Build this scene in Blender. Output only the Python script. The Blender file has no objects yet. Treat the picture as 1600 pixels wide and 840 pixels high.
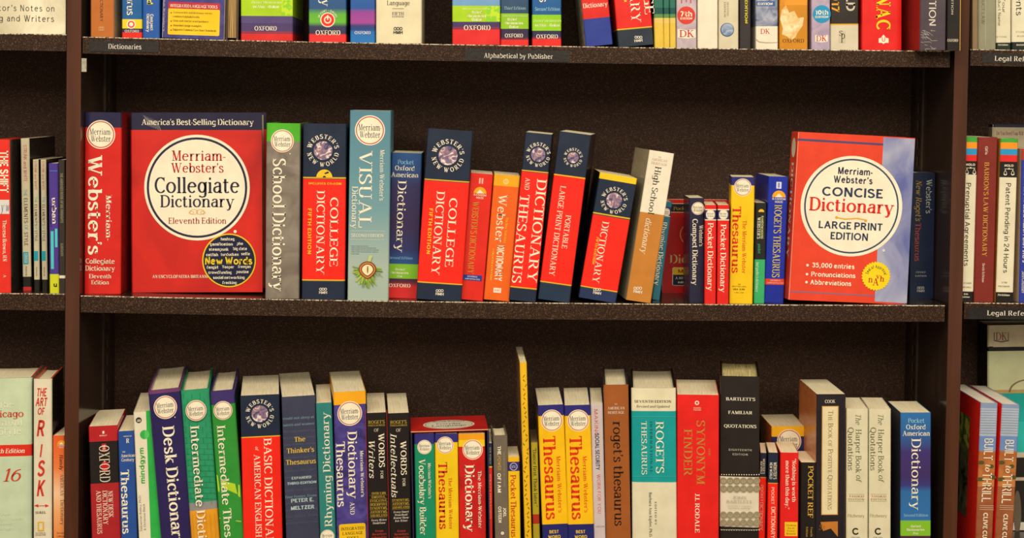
import bpy, math, random
from mathutils import Vector, Matrix

# ------------------------------------------------------------------ camera
C = bpy.context.scene.collection
CAM = Vector((-0.0616, -2.2, 0.2851))
FPX, PCX, PCY = 2459.6, 822.8, 236.4          # focal length and principal point on the 1600x840 frame
YAW, PITCH, ROLL = 0.03204, 0.03295, 0.01531
_cy, _sy, _cp, _sp = math.cos(YAW), math.sin(YAW), math.cos(PITCH), math.sin(PITCH)
FW = Vector((_sy*_cp, _cy*_cp, -_sp))
_r = Vector((_cy, -_sy, 0)); _d = FW.cross(_r)
RT = _r*math.cos(ROLL) - _d*math.sin(ROLL)
DN = _d*math.cos(ROLL) + _r*math.sin(ROLL)
cam_data = bpy.data.cameras.new('camera')
cam = bpy.data.objects.new('camera', cam_data); C.objects.link(cam)
cam.matrix_world = Matrix.Translation(CAM) @ Matrix((RT, -DN, -FW)).transposed().to_4x4()
cam_data.sensor_width = 36; cam_data.lens = 36*FPX/1600
cam_data.shift_x = (800-PCX)/1600; cam_data.shift_y = (PCY-420)/1600
cam_data.dof.use_dof = True; cam_data.dof.focus_distance = 2.2; cam_data.dof.aperture_fstop = 6.3
bpy.context.scene.camera = cam

# ------------------------------------------------------------------ light
sc = bpy.context.scene
sc.view_settings.view_transform = 'Standard'; sc.view_settings.look = 'None'
sc.view_settings.gamma = 1; sc.view_settings.use_curve_mapping = False
sc.view_settings.exposure = 0.0
w = bpy.data.worlds.new('store_light'); sc.world = w; w.use_nodes = True
w.node_tree.nodes['Background'].inputs[0].default_value = (1.0, 0.88, 0.70, 1)
w.node_tree.nodes['Background'].inputs[1].default_value = 0.50
def area(name, loc, rot, sx, sy, power, col=(1.0, 0.87, 0.68)):
    l = bpy.data.lights.new(name, 'AREA'); l.shape = 'RECTANGLE'; l.size = sx; l.size_y = sy
    l.energy = power; l.color = col
    o = bpy.data.objects.new(name, l); C.objects.link(o); o.location = loc; o.rotation_euler = rot
    return o
area('ceiling_light', (0.0, -1.9, 1.75), (math.radians(25), 0, 0), 3.6, 0.7, 68)
area('ceiling_light', (0.0, -4.2, 1.8), (math.radians(45), 0, 0), 4.5, 1.2, 95)

# ------------------------------------------------------------------ pixel -> world (each thing gets its own real plane)
def ray(px, py):
    return FW + RT*((px-PCX)/FPX) + DN*((py-PCY)/FPX)
def hitY(px, py, Y=0.0):
    d = ray(px, py); return CAM + d*((Y-CAM.y)/d.y)
def hitZ(px, py, z):
    d = ray(px, py); return CAM + d*((z-CAM.z)/d.z)
def hitP(px, py, O, n):
    d = ray(px, py); return CAM + d*((O-CAM).dot(n)/d.dot(n))

# ------------------------------------------------------------------ materials
def lin(h):
    h = h.lstrip('#'); v = [int(h[i:i+2], 16)/255 for i in (0, 2, 4)]
    return tuple((x/12.92 if x <= .04045 else ((x+.055)/1.055)**2.4) for x in v) + (1,)
MC = {}
def newmat(key, rough=.4, spec=.35):
    m = bpy.data.materials.new(key); m.use_nodes = True
    b = m.node_tree.nodes['Principled BSDF']
    b.inputs['Roughness'].default_value = rough
    b.inputs['Specular IOR Level'].default_value = spec
    return m, m.node_tree, b
def noise(nt, scale, detail=3, vec=None, coord='Object'):
    tc = nt.nodes.new('ShaderNodeTexCoord'); n = nt.nodes.new('ShaderNodeTexNoise')
    n.inputs['Scale'].default_value = scale; n.inputs['Detail'].default_value = detail
    src = tc.outputs[coord]
    if vec:
        mp = nt.nodes.new('ShaderNodeMapping'); mp.inputs['Scale'].default_value = vec
        nt.links.new(src, mp.inputs[0]); src = mp.outputs[0]
    nt.links.new(src, n.inputs['Vector'])
    return n
def ramp(nt, src, stops, interp='LINEAR'):
    r = nt.nodes.new('ShaderNodeValToRGB'); r.color_ramp.interpolation = interp
    while len(r.color_ramp.elements) < len(stops): r.color_ramp.elements.new(.5)
    for e, (p, c) in zip(r.color_ramp.elements, stops):
        e.position = p; e.color = c if len(c) == 4 else lin(c)
    nt.links.new(src, r.inputs[0]); return r
def mat(key):
    """'#rrggbb' plain print; 'swirl:#a:#b:scale' mottled print; 'grad:H:v:#c:v:#c..' printed blend up the spine; named ones below"""
    if key in MC: return MC[key]
    p = key.split(':')
    if p[0] == 'grad':
        m, nt, b = newmat('printed_blend')
        tc = nt.nodes.new('ShaderNodeTexCoord'); sx = nt.nodes.new('ShaderNodeSeparateXYZ')
        nt.links.new(tc.outputs['Object'], sx.inputs[0])
        dv = nt.nodes.new('ShaderNodeMath'); dv.operation = 'DIVIDE'; dv.inputs[1].default_value = float(p[1])
        nt.links.new(sx.outputs[2], dv.inputs[0])
        st = sorted([(float(p[i]), p[i+1]) for i in range(2, len(p), 2)])
        r = ramp(nt, dv.outputs[0], st); nt.links.new(r.outputs[0], b.inputs['Base Color'])
    elif p[0] in ('swirl', 'spots'):
        m, nt, b = newmat('mottled_print')
        n = noise(nt, float(p[3]), 5)
        if p[0] == 'swirl': n.inputs['Distortion'].default_value = 1.2
        w_ = (.32, .68) if p[0] == 'swirl' else (.47, .53)
        r = ramp(nt, n.outputs['Fac'], [(w_[0], p[1]), (w_[1], p[2])]); nt.links.new(r.outputs[0], b.inputs['Base Color'])
    elif p[0] == 'globe':
        m, nt, b = newmat('globe_print')
        n = noise(nt, 95, 4); n.inputs['Distortion'].default_value = 1.5
        r = ramp(nt, n.outputs['Fac'], [(.3, '#2c2d5c'), (.44, '#7a6a8c'), (.52, '#a07a80'), (.58, '#efe6dc'), (.66, '#9a8ca8')])
        nt.links.new(r.outputs[0], b.inputs['Base Color'])
    elif p[0] == 'pages':
        m, nt, b = newmat('paper_edges', .8, .1)
        n = noise(nt, 1400, 2, (1, .015, .015))
        r = ramp(nt, n.outputs['Fac'], [(.3, p[1]), (.7, p[2])]); nt.links.new(r.outputs[0], b.inputs['Base Color'])
        bp = nt.nodes.new('ShaderNodeBump'); bp.inputs['Strength'].default_value = .07; bp.inputs['Distance'].default_value = .0005
        nt.links.new(n.outputs['Fac'], bp.inputs['Height']); nt.links.new(bp.outputs[0], b.inputs['Normal'])
    else:
        m, nt, b = newmat('cover_print' )
        c = lin(p[0])
        n = noise(nt, 38, 4)
        r = ramp(nt, n.outputs['Fac'], [(.25, tuple(x*.88 for x in c[:3])+(1,)), (.75, tuple(min(1, x*1.05) for x in c[:3])+(1,))])
        nt.links.new(r.outputs[0], b.inputs['Base Color'])
        r2 = nt.nodes.new('ShaderNodeMapRange'); r2.inputs[3].default_value = .18; r2.inputs[4].default_value = .36
        nt.links.new(n.outputs['Fac'], r2.inputs[0]); nt.links.new(r2.outputs[0], b.inputs['Roughness'])
    MC[key] = m
    return m

# ------------------------------------------------------------------ mesh helpers
def build(name, verts, faces, mats, parent=None, fm=None, smooth=False):
    me = bpy.data.meshes.new(name); me.from_pydata([tuple(v) for v in verts], [], faces)
    for m in mats: me.materials.append(m)
    if fm: me.polygons.foreach_set('material_index', fm)
    if smooth: me.polygons.foreach_set('use_smooth', [True]*len(me.polygons))
    me.update()
    o = bpy.data.objects.new(name, me); C.objects.link(o)
    if parent: o.parent = parent
    return o
def box(V, F, x0, x1, y0, y1, z0, z1):
    n = len(V)
    V += [(x0,y0,z0),(x1,y0,z0),(x1,y1,z0),(x0,y1,z0),(x0,y0,z1),(x1,y0,z1),(x1,y1,z1),(x0,y1,z1)]
    F += [tuple(n+i for i in f) for f in ((0,3,2,1),(4,5,6,7),(0,1,5,4),(1,2,6,5),(2,3,7,6),(3,0,4,7))]
def tagit(o, label, cat, group=None):
    o['label'] = label; o['category'] = cat
    if group: o['group'] = group

# ------------------------------------------------------------------ pen-stroke alphabet (serif / sans), cap height 1, x-height .68
# l straight, t straight thin, k straight thick, v thin serif-only line, c smooth curve, o arc(cx cy rx ry a0 a1), s/S foot/head serif (x y halfwidth), . dot
G = {
'A':"t .36 1 .06 0;k .36 1 .68 0;t .17 .34 .57 .34;s .06 0 .1;s .68 0 .12",
'B':"l .12 0 .12 1;t .12 1 .34 1;t .12 .53 .4 .53;t .12 0 .38 0;c .32 1 .5 .92 .53 .77 .48 .6 .34 .53;c .36 .53 .55 .44 .6 .27 .54 .08 .36 0;s .09 0 .09;S .09 1 .09",
'C':"o .42 .5 .35 .5 48 318;v .66 .99 .66 .74",
'D':"l .12 0 .12 1;t .12 1 .34 1;t .12 0 .34 0;c .12 1 .38 1 .6 .88 .7 .64 .7 .36 .6 .12 .38 0 .12 0;s .09 0 .09;S .09 1 .09",
'E':"l .12 0 .12 1;t .12 1 .56 1;t .12 .52 .46 .52;t .12 0 .59 0;v .56 1 .57 .8;v .59 0 .61 .24;v .46 .62 .46 .42;s .09 0 .09;S .09 1 .09",
'F':"l .12 0 .12 1;t .12 1 .56 1;t .12 .5 .44 .5;v .56 1 .57 .8;v .44 .6 .44 .4;s .12 0 .13;S .09 1 .09",
'G':"o .42 .5 .35 .5 48 300;l .68 .02 .68 .44;t .5 .44 .72 .44;v .66 .99 .66 .76",
'H':"l .12 0 .12 1;l .64 0 .64 1;t .12 .52 .64 .52;s .12 0 .13;S .12 1 .13;s .64 0 .13;S .64 1 .13",
'I':"l .14 0 .14 1;s .14 0 .13;S .14 1 .13",
'J':"l .34 .2 .34 1;c .34 .22 .3 .06 .18 0 .06 .08;S .34 1 .13",
'K':"l .12 0 .12 1;t .6 1 .14 .42;k .28 .6 .64 0;s .12 0 .13;S .12 1 .13;s .64 0 .1;S .58 1 .12",
'L':"l .12 0 .12 1;t .12 0 .56 0;v .56 0 .58 .26;s .09 0 .09;S .12 1 .13",
'M':"t .12 0 .12 1;k .13 1 .42 .02;t .7 1 .42 .02;l .74 0 .74 1;s .12 0 .11;S .1 1 .1;s .74 0 .13;S .76 1 .1",
'N':"t .12 0 .12 1;k .12 1 .64 0;t .64 0 .64 1;s .12 0 .11;S .08 1 .08;S .64 1 .12",
'O':"o .43 .5 .36 .5 0 360",
'P':"l .12 0 .12 1;t .12 1 .36 1;t .12 .46 .36 .46;c .12 1 .4 1 .57 .88 .57 .58 .4 .46 .12 .46;s .12 0 .14;S .09 1 .09",
'Q':"o .43 .5 .36 .5 0 360;c .4 .1 .56 .02 .66 -.14 .82 -.16",
'R':"l .12 0 .12 1;t .12 1 .34 1;t .12 .5 .36 .5;c .12 1 .38 1 .55 .9 .55 .63 .4 .51 .12 .5;k .36 .5 .64 0;s .12 0 .13;S .09 1 .09;s .66 0 .07",
'S':"c .52 .82 .4 .98 .22 .98 .1 .82 .14 .64 .32 .53 .5 .4 .56 .2 .44 .02 .24 0 .08 .16;v .53 1 .53 .76;v .07 0 .07 .26",
'T':"l .34 0 .34 1;t .04 1 .64 1;v .04 1 .03 .78;v .64 1 .65 .78;s .34 0 .14",
'U':"l .12 .3 .12 1;c .12 .34 .14 .1 .34 0 .54 .08 .6 .32;t .6 .3 .6 1;S .12 1 .13;S .6 1 .11",
'V':"k .06 1 .36 0;t .68 1 .37 0;S .06 1 .12;S .68 1 .1",
'W':"k .06 1 .3 0;t .5 1 .31 0;k .46 1 .72 0;t .98 1 .73 0;S .06 1 .12;S .48 1 .1;S .98 1 .1",
'X':"k .08 1 .62 0;t .6 1 .08 0;s .08 0 .1;S .08 1 .12;s .62 0 .12;S .6 1 .1",
'Y':"k .06 1 .36 .46;t .66 1 .36 .46;l .36 0 .36 .48;s .36 0 .13;S .06 1 .12;S .66 1 .1",
'Z':"t .08 1 .58 1;k .57 1 .08 0;t .08 0 .6 0;v .09 1 .08 .78;v .6 0 .61 .24",
'a':"l .5 0 .5 .46;c .5 .44 .47 .62 .3 .68 .12 .55;c .5 .42 .3 .4 .13 .32 .1 .15 .2 .02 .36 .03 .5 .16;s .55 0 .06",
'b':"l .12 0 .12 1;o .34 .34 .24 .34 0 360;S .08 1 .06",
'c':"o .34 .34 .26 .34 50 315;. .5 .54 .07",
'd':"l .56 0 .56 1;o .34 .34 .26 .34 0 360;S .52 1 .06;s .6 0 .06",
'e':"t .1 .39 .57 .39;o .33 .34 .25 .34 8 318",
'f':"l .2 0 .2 .78;c .2 .76 .24 .94 .36 1 .48 .95;t .06 .68 .4 .68;s .2 0 .13",
'g':"o .31 .35 .23 .33 0 360;l .55 .68 .55 -.06;c .55 -.05 .5 -.24 .3 -.3 .1 -.22;v .55 .68 .66 .68",
'h':"l .12 0 .12 1;c .12 .46 .22 .63 .37 .68 .51 .6 .54 .42;l .54 0 .54 .44;s .12 0 .12;s .54 0 .12;S .08 1 .06",
'i':"l .14 0 .14 .68;. .14 .9 .085;s .14 0 .12;S .1 .68 .06",
'j':"l .14 -.1 .14 .68;c .14 -.08 .1 -.24 -.04 -.28;. .14 .9 .085;S .1 .68 .06",
'k':"l .12 0 .12 1;t .5 .68 .14 .28;k .26 .4 .54 0;s .12 0 .12;s .54 0 .09;S .5 .68 .1;S .08 1 .06",
'l':"l .14 0 .14 1;s .14 0 .12;S .1 1 .06",
'm':"l .12 0 .12 .68;c .12 .46 .2 .62 .34 .68 .45 .6 .48 .42;l .48 0 .48 .44;c .48 .46 .56 .62 .7 .68 .81 .6 .84 .42;l .84 0 .84 .44;s .12 0 .11;s .48 0 .11;s .84 0 .11;S .08 .68 .06",
'n':"l .12 0 .12 .68;c .12 .46 .22 .63 .37 .68 .51 .6 .54 .42;l .54 0 .54 .44;s .12 0 .12;s .54 0 .12;S .08 .68 .06",
'o':"o .35 .34 .27 .34 0 360",
'p':"l .12 -.3 .12 .68;o .34 .34 .26 .34 0 360;s .12 -.3 .12;S .08 .68 .06",
'q':"l .56 -.3 .56 .68;o .33 .34 .25 .34 0 360;s .56 -.3 .12",
'r':"l .12 0 .12 .68;c .12 .4 .2 .58 .32 .67 .44 .62;s .13 0 .13;S .08 .68 .06",
's':"c .42 .56 .32 .67 .18 .67 .1 .56 .13 .44 .27 .36 .41 .27 .45 .13 .35 .01 .2 0 .07 .11;v .43 .67 .43 .5;v .06 0 .06 .18",
't':"l .22 .14 .22 .88;c .22 .16 .26 .02 .38 0 .46 .06;t .06 .68 .44 .68",
'u':"l .12 .2 .12 .68;c .12 .24 .15 .06 .28 0 .42 .06 .54 .22;l .54 0 .54 .68;s .59 0 .06;S .08 .68 .06;S .5 .68 .06",
'v':"k .05 .68 .29 0;t .53 .68 .3 0;S .06 .68 .1;S .53 .68 .09",
'w':"k .05 .68 .25 0;t .42 .68 .26 0;k .4 .68 .6 0;t .8 .68 .61 0;S .06 .68 .1;S .42 .68 .08;S .8 .68 .09",
'x':"k .08 .68 .5 0;t .48 .68 .08 0;s .08 0 .09;s .5 0 .1;S .08 .68 .1;S .48 .68 .09",
'y':"k .05 .68 .31 0;t .55 .68 .3 0;c .31 .04 .24 -.18 .14 -.29 .02 -.26;S .06 .68 .1;S .54 .68 .09",
'z':"t .08 .68 .46 .68;k .45 .68 .08 0;t .08 0 .48 0",
'0':"o .31 .5 .24 .5 0 360",'1':"l .24 0 .24 1;t .08 .82 .24 1;s .24 0 .14",
'2':"c .08 .76 .14 .94 .3 1 .5 .92 .54 .72 .42 .46 .08 .03;t .08 0 .56 0",
'3':"c .08 .84 .2 .99 .38 .98 .5 .82 .44 .6 .24 .54;c .24 .54 .46 .48 .54 .26 .42 .04 .22 0 .06 .14",
'4':"t .46 1 .06 .3;t .06 .3 .62 .3;l .46 0 .46 1",'5':"t .14 1 .5 1;l .14 .54 .14 1;c .14 .56 .34 .64 .52 .52 .54 .2 .38 .01 .2 0 .07 .12",
'6':"c .5 .94 .28 .86 .12 .62 .08 .34;o .32 .32 .24 .32 0 360",'7':"t .06 1 .56 1;k .55 .98 .22 0",
'8':"o .32 .76 .2 .24 0 360;o .32 .27 .25 .27 0 360",'9':"c .12 .06 .34 .14 .5 .38 .54 .66;o .31 .68 .23 .32 0 360",
'-':"t .06 .32 .32 .32",'.':". .1 .07 .09",',':". .1 .07 .09;t .13 .04 .05 -.16","'":". .1 .92 .08;t .13 .9 .06 .7",
'\u201c':". .08 .78 .08;t .06 .8 .14 1;. .26 .78 .08;t .24 .8 .32 1",'\u201d':". .08 .92 .08;t .11 .9 .04 .7;. .26 .92 .08;t .29 .9 .22 .7",
'+':"t .1 .4 .5 .4;l .3 .2 .3 .6",':':". .1 .07 .09;. .1 .55 .09",'*':". .16 .4 .13",'/':"t .3 1 .02 0",'&':"c .62 0 .2 .72 .24 .94 .4 .96 .44 .78 .1 .34 .16 .06 .34 0 .6 .36",
}
FS = {'s':(.14,.055,1,0),'S':(.215,.085,1,0),'n':(.12,.11,0,0),'N':(.21,.18,0,0),'i':(.125,.055,1,.22),'I':(.19,.07,1,.22),'l':(.08,.035,1,0),'m':(.18,.07,1,0),'z':(.12,.1,0,.22),'Z':(.2,.16,0,.22)}
GC = {}
def glyph(ch, st):
    k = (ch, st)
    if k in GC: return GC[k]
    T, t, ser, sl = FS[st]; V = []; F = []; kx = 1+max(0, T-.12)*1.7
    def my(y): return t/2 + y*(1-t)
    def ribbon(P, fixed=None, closed=False):
        n = len(P); base = len(V)
        for i, (x, y) in enumerate(P):
            a = P[(i-1) % n] if (closed or i) else P[i]; b = P[(i+1) % n] if (closed or i < n-1) else P[i]
            dx, dy = b[0]-a[0], b[1]-a[1]; L = math.hypot(dx, dy) or 1
            dx /= L; dy /= L
            w = fixed if fixed else t + (T-t)*abs(dy)**1.4
            V.append((x - dy*w/2, y + dx*w/2)); V.append((x + dy*w/2, y - dx*w/2))
        for i in range(n if closed else n-1):
            j = (i+1) % n
            F.append((base+2*i, base+2*i+1, base+2*j+1, base+2*j))
    def straight(x0, y0, x1, y1, wd):
        dx, dy = x1-x0, y1-y0; L = math.hypot(dx, dy); b = len(V)
        if abs(dy) > abs(dx)*.6:
            h = wd*L/abs(dy)/2
            V.extend([(x0-h, y0), (x0+h, y0), (x1+h, y1), (x1-h, y1)])
        else:
            y0, y1 = my(y0), my(y1); nx, ny = -(y1-y0)/L*wd/2, dx/L*wd/2
            V.extend([(x0-nx, y0-ny), (x0+nx, y0+ny), (x1+nx, y1+ny), (x1-nx, y1-ny)])
        F.append((b, b+1, b+2, b+3))
    for s in G.get(ch, G['.']).split(';'):
        a = s.split(); op = a[0]; p = [float(q) for q in a[1:]]
        if op == 'o': p[0] *= kx; p[2] *= kx
        elif op in 'sS.': p[0] *= kx
        else: p = [q*kx if i % 2 == 0 else q for i, q in enumerate(p)]
        if op in 'ltkv':
            if op == 'v' and not ser: continue
            for i in range(0, len(p)-3, 2):
                x0, y0, x1, y1 = p[i:i+4]; L = math.hypot(x1-x0, y1-y0)
                wd = {'l': T if abs(y1-y0) > abs(x1-x0) else t, 't': t, 'v': t*.9, 'k': T}[op]
                if op == 't' and not ser and abs(y1-y0) > abs(x1-x0): wd = T*.95
                straight(x0, y0, x1, y1, wd)
        elif op == 'c':
            P = [(p[i], my(p[i+1])) for i in range(0, len(p), 2)]; Q = [P[0]] + P + [P[-1]]; out = []
            for i in range(1, len(Q)-2):
                for j in range(4):
                    u = j/4; a_, b_, c_, d_ = Q[i-1], Q[i], Q[i+1], Q[i+2]
                    out.append(tuple(.5*(2*b_[m] + (c_[m]-a_[m])*u + (2*a_[m]-5*b_[m]+4*c_[m]-d_[m])*u*u + (3*b_[m]-a_[m]-3*c_[m]+d_[m])*u**3) for m in (0, 1)))
            out.append(P[-1]); ribbon(out)
        elif op == 'o':
            cx, cy_, rx, ry, a0, a1 = p; full = a1-a0 >= 360; n = 20 if full else 16
            pts = [(cx+rx*math.cos(math.radians(a0+(a1-a0)*i/n)), my(cy_+ry*math.sin(math.radians(a0+(a1-a0)*i/n)))) for i in range(n if full else n+1)]
            ribbon(pts, closed=full)
        elif op == '.':
            x, y, r = p; r *= .6 + T*2.6; b = len(V)
            for i in range(8): V.append((x+r*math.cos(i*math.pi/4), y+r*math.sin(i*math.pi/4)))
            F.append(tuple(range(b, b+8)))
        elif ser:
            x, y, h = p; h += T*.25; b = len(V); tt = t*.95
            y0, y1 = (y, y+tt) if op == 's' else (y-tt, y)
            V.extend([(x-h, y0), (x+h, y0), (x+h, y1), (x-h, y1)]); F.append((b, b+1, b+2, b+3))
    lo = min(v[0] for v in V); hi = max(v[0] for v in V); sb = .035 if ser else .06
    if sl: V = [(x+y*sl, y) for x, y in V]
    V = [(x-lo+sb, y) for x, y in V]
    GC[k] = (V, F, hi-lo+2*sb); return GC[k]
def textmesh(s, st, track=0.0, caps2=None):
    V = []; F = []; x = 0; sp = []
    for ch in s:
        if ch == ' ': x += .3 + track; continue
        sc_ = 1
        if caps2 and ch.islower(): ch = ch.upper(); sc_ = caps2      # small capitals
        g, f, adv = glyph(ch, st); b = len(V)
        V += [(x+a*sc_, c*sc_) for a, c in g]; F += [tuple(b+i for i in q) for q in f]
        sp.append((b, len(V), x+adv*sc_/2)); x += adv*sc_ + track
    return V, F, x-track, sp

# ------------------------------------------------------------------ the books
SP = 0.36247
def shz(row, x):
    s = 1-min(1, (x/.61)**2)
    if row == 't': return SP - .0023*s
    if row == 'm': return .0033 - .0028*s
    if row == 'b': return -SP
    return row(x) if callable(row) else row
PAGE = 'pages:#dccda4:#f6eed2'
class Book:
    off0 = .00012
    def __init__(s, name, label, tl, tr=None, bl=None, row='b', set=.012, H=None, D=.13, yaw=0, bt=None, col='#884422', bands=None,
                 hard=False, kind='spine', bulge=0.0, group=None, page=PAGE, wd=None, th=None, cat='book', grad=None, side=None, zb=None, inner=None, lift=0):
        tr = tr or tl
        bl = bl or (tl[0], tl[1]+200)
        yaw = math.radians(yaw)
        O = hitY(bl[0], bl[1], set)
        for it in range(5 if bt else 1):
            X = Vector((math.cos(yaw), math.sin(yaw), 0)); Dp = Vector((-math.sin(yaw), math.cos(yaw), 0))
            A = hitP(tl[0], tl[1], O, Dp); B = hitP(tr[0], tr[1], O, Dp); Lo = hitP(bl[0], bl[1], O, Dp)
            V = (A-Lo).normalized(); U = V.cross(-Dp).normalized()
            if U.x < 0: U = -U
            if bt:
                q = hitZ(bt[0], bt[1], A.z); dl = q-A
                D = max(.07, min(.2, math.hypot(dl.x, dl.y))); yaw = max(-.45, min(.45, math.atan2(-dl.x, dl.y)))
        s.w = wd if wd else abs((B-A).dot(U)); 
        # extend the left edge down to the shelf
        zs = (shz(row, Lo.x) if zb is None else zb) + lift
        drop = max(0, -U.z)*s.w           # when leaning, the lowest corner stands on the shelf
        if H is None:
            s.H = (A.z - (zs + drop))/V.z; O = A - V*s.H
        else:
            s.H = H; O = Lo + V*((zs+drop-Lo.z)/V.z)
        s.O, s.U, s.Dp, s.V, s.D = O, U, Dp, V, D
        s.name, s.hard, s.bulge, s.kind = name, hard, min(bulge, .0015), kind
        e = bpy.data.objects.new(name, None); C.objects.link(e); e.empty_display_size = .02
        e.matrix_world = Matrix((U, Dp, V)).transposed().to_4x4(); e.location = O
        s.e = e; tagit(e, label, cat, group)
        s.print_ = {}; s.lay = 0
        th = th or (.0028 if hard else .0006); s.th = th
        w_, H_ = s.w, s.H
        # bands: [(colour, lower y px)] from the top
        if grad:
            st = ':'.join('%.4f:%s' % (max(0, min(1, s.L(tl[0]+2, y)[1]/H_)), c) for y, c in grad)
            cols = ['grad:%.4f:%s' % (H_, st)]; vs = [H_, 0]
        elif bands:
            cols = [c for c, y in bands]; vs = [H_]
            for c, y in bands[:-1]: vs.append(max(.0005, min(vs[-1]-.0003, s.L((tl[0]+tr[0])/2 if y < 400 or row == 'b' else bl[0]+2, y)[1])))
            vs.append(0)
        else: cols = [col]; vs = [H_, 0]
        s.cover(cols, vs, side, inner); s.pages(page, inner)
    def L(s, px, py):
        q = hitP(px, py, s.O, s.Dp) - s.O; return q.dot(s.U), q.dot(s.V)
    def b(s, u):
        if not s.bulge: return 0.0
        e = max(0, min(1, min(u, s.w-u)/(s.w*.16))); return s.bulge*(1-(1-e)**2) if e < 1 else s.bulge
    def cover(s, cols, vs, side, inner=None):
        w_, D, th, c = s.w, s.D, s.th, min(.0012, s.w*.12)
        if s.kind == 'spine':
            fr_ = (0, .035, .075, .12, .16) if s.bulge else (0,)
            front = [(w_-w_*f if f else w_-c, 0) for f in fr_] + [(w_*f if f else c, 0) for f in reversed(fr_)]
            out = [(w_, D), (w_, c)] + [(u, -s.b(u)) for u, _ in front] + [(0, c), (0, D)]
            inn = [(w_-th, D), (w_-th, c+th)] + [(min(max(u, th), w_-th), th-s.b(u)) for u, _ in front] + [(th, c+th), (th, D)]
            sidei = [0, len(out)-2]
        elif s.kind == 'face':      # front cover faces out, spine on the left
            c2 = min(.002, D*.1)
            out = [(w_, 0), (c2, 0), (0, c2), (0, D-c2), (c2, D), (w_, D)]
            inn = [(w_, th), (th+c2*.3, th), (th, c2), (th, D-c2), (th+c2*.3, D-th), (w_, D-th)]
            sidei = [2]
        else:                       # 'fore': the page edges face out, spine at the back
            out = [(0, 0), (0, D), (w_, D), (w_, 0)]; inn = [(th, 0), (th, D-th), (w_-th, D-th), (w_-th, 0)]; sidei = []
        Vv = []; F = []; fm = []; mats = [mat(x) for x in cols]
        if side: mats.append(mat(side))
        sid = len(mats)-1
        if inner: mats.append(mat(inner))
        iid = len(mats)-1
        m = len(out)
        for v in vs:
            Vv += [(u, d, v) for u, d in out] + [(u, d, v) for u, d in inn]
        for r in range(len(vs)-1):
            a = r*2*m; b_ = (r+1)*2*m
            for i in range(m-1):
                F.append((a+i, a+i+1, b_+i+1, b_+i)); fm.append(sid if side and i in sidei else r)
                F.append((a+m+i+1, a+m+i, b_+m+i, b_+m+i+1)); fm.append(iid if inner else r)
            for i in (0, m-1):
                F.append((a+i, b_+i, b_+m+i, a+m+i)); fm.append(r)
        e = (len(vs)-1)*2*m
        for i in range(m-1):
            F.append((i, m+i, m+i+1, i+1)); fm.append(iid if inner and i in (0, m-2) else 0)
            F.append((e+i, e+i+1, e+m+i+1, e+m+i)); fm.append(len(vs)-2)
        build('cover', Vv, F, mats, s.e, fm)
    def pages(s, page, inner):
        w_, D, th, H_ = s.w, s.D, s.th, s.H
        hi = .0035 if s.hard else .0004; g = .0002
        n = 6; V = []; F = []
        if s.kind == 'spine':
            fr = [(th+g+(w_-2*th-2*g)*i/n, th+g-s.b(w_*i/n)) for i in range(n+1)]
            cc = .004 if s.hard else .0; ins = .004 if s.hard else .0006
            bk = [(u, D-ins-cc*(1-(2*i/n-1)**2)) for i, (u, _) in enumerate(fr)]
        elif s.kind == 'face':
            ins = .004 if s.hard else .0006
            fr = [(th+g+(w_-th-ins)*i/n, th+g) for i in range(n+1)]; bk = [(u, D-th-g) for u, _ in fr]
        else:
            fr = [(th+g+(w_-2*th-2*g)*i/n, .003+.003*(1-(2*i/n-1)**2)) for i in range(n+1)]; bk = [(u, D-th-g) for u, _ in fr]
        m = n+1
        for z in (H_-hi, hi):
            V += [(u, d, z) for u, d in fr] + [(u, d, z) for u, d in bk]
        for i in range(n):
            F += [(i, i+1, m+i+1, m+i), (2*m+i+1, 2*m+i, 3*m+i, 3*m+i+1), (i+1, i, 2*m+i, 2*m+i+1), (m+i, m+i+1, 3*m+i+1, 3*m+i)]
        F += [(0, m, 3*m, 2*m), (m-1, 3*m-1, 4*m-1, 2*m-1)]
        build('page_block', V, F, [mat(page)], s.e)
    # --- printing: every call adds a flat layer of ink on the spine
    def add(s, part, pts, faces, col):
        s.lay += 1
        if part == 'printed_panel': part = 'printed_panel#%d' % s.lay
        P = s.print_.setdefault(part, ([], [], [], [])); V, F, fm, mats = P
        if col not in mats: mats.append(col)
        n = len(V); off = s.off0 + s.lay*.00003
        off += .0003 if s.bulge else 0
        V += [(u, -s.b(u)-off, v) for u, v in pts]
        F += [tuple(n+i for i in f) for f in faces]; fm += [mats.index(col)]*len(faces)
    def sc(s, cx, cy):
        a = s.L(cx-1, cy); b = s.L(cx+1, cy); c = s.L(cx, cy-1); d = s.L(cx, cy+1)
        return math.hypot(a[0]-b[0], a[1]-b[1])/2, math.hypot(c[0]-d[0], c[1]-d[1])/2
    def T(s, txt, cx, cy, L, cap, rot='d', col='#f2ead2', f='s', track=0.0, sc2=None, part='lettering'):
        V, F, W, _ = textmesh(txt, f, track, sc2); u0, v0 = s.L(cx, cy); su, sv = s.sc(cx, cy)
        k = L/W; out = []
        for a, c in V:
            a = (a-W/2)*k; c = (c-.5)*cap
            if rot == 'd': out.append((u0+c*su, v0-a*sv))
            elif rot == 'u': out.append((u0-c*su, v0+a*sv))
            else: out.append((u0+a*su, v0+c*sv))
        if part == 'lettering':
            s.nt = getattr(s, 'nt', 0)+1; part = 'small_print' if cap < 4.2 else 'lettering#%d' % s.nt
        s.add(part, out, F, col); return s
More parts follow.
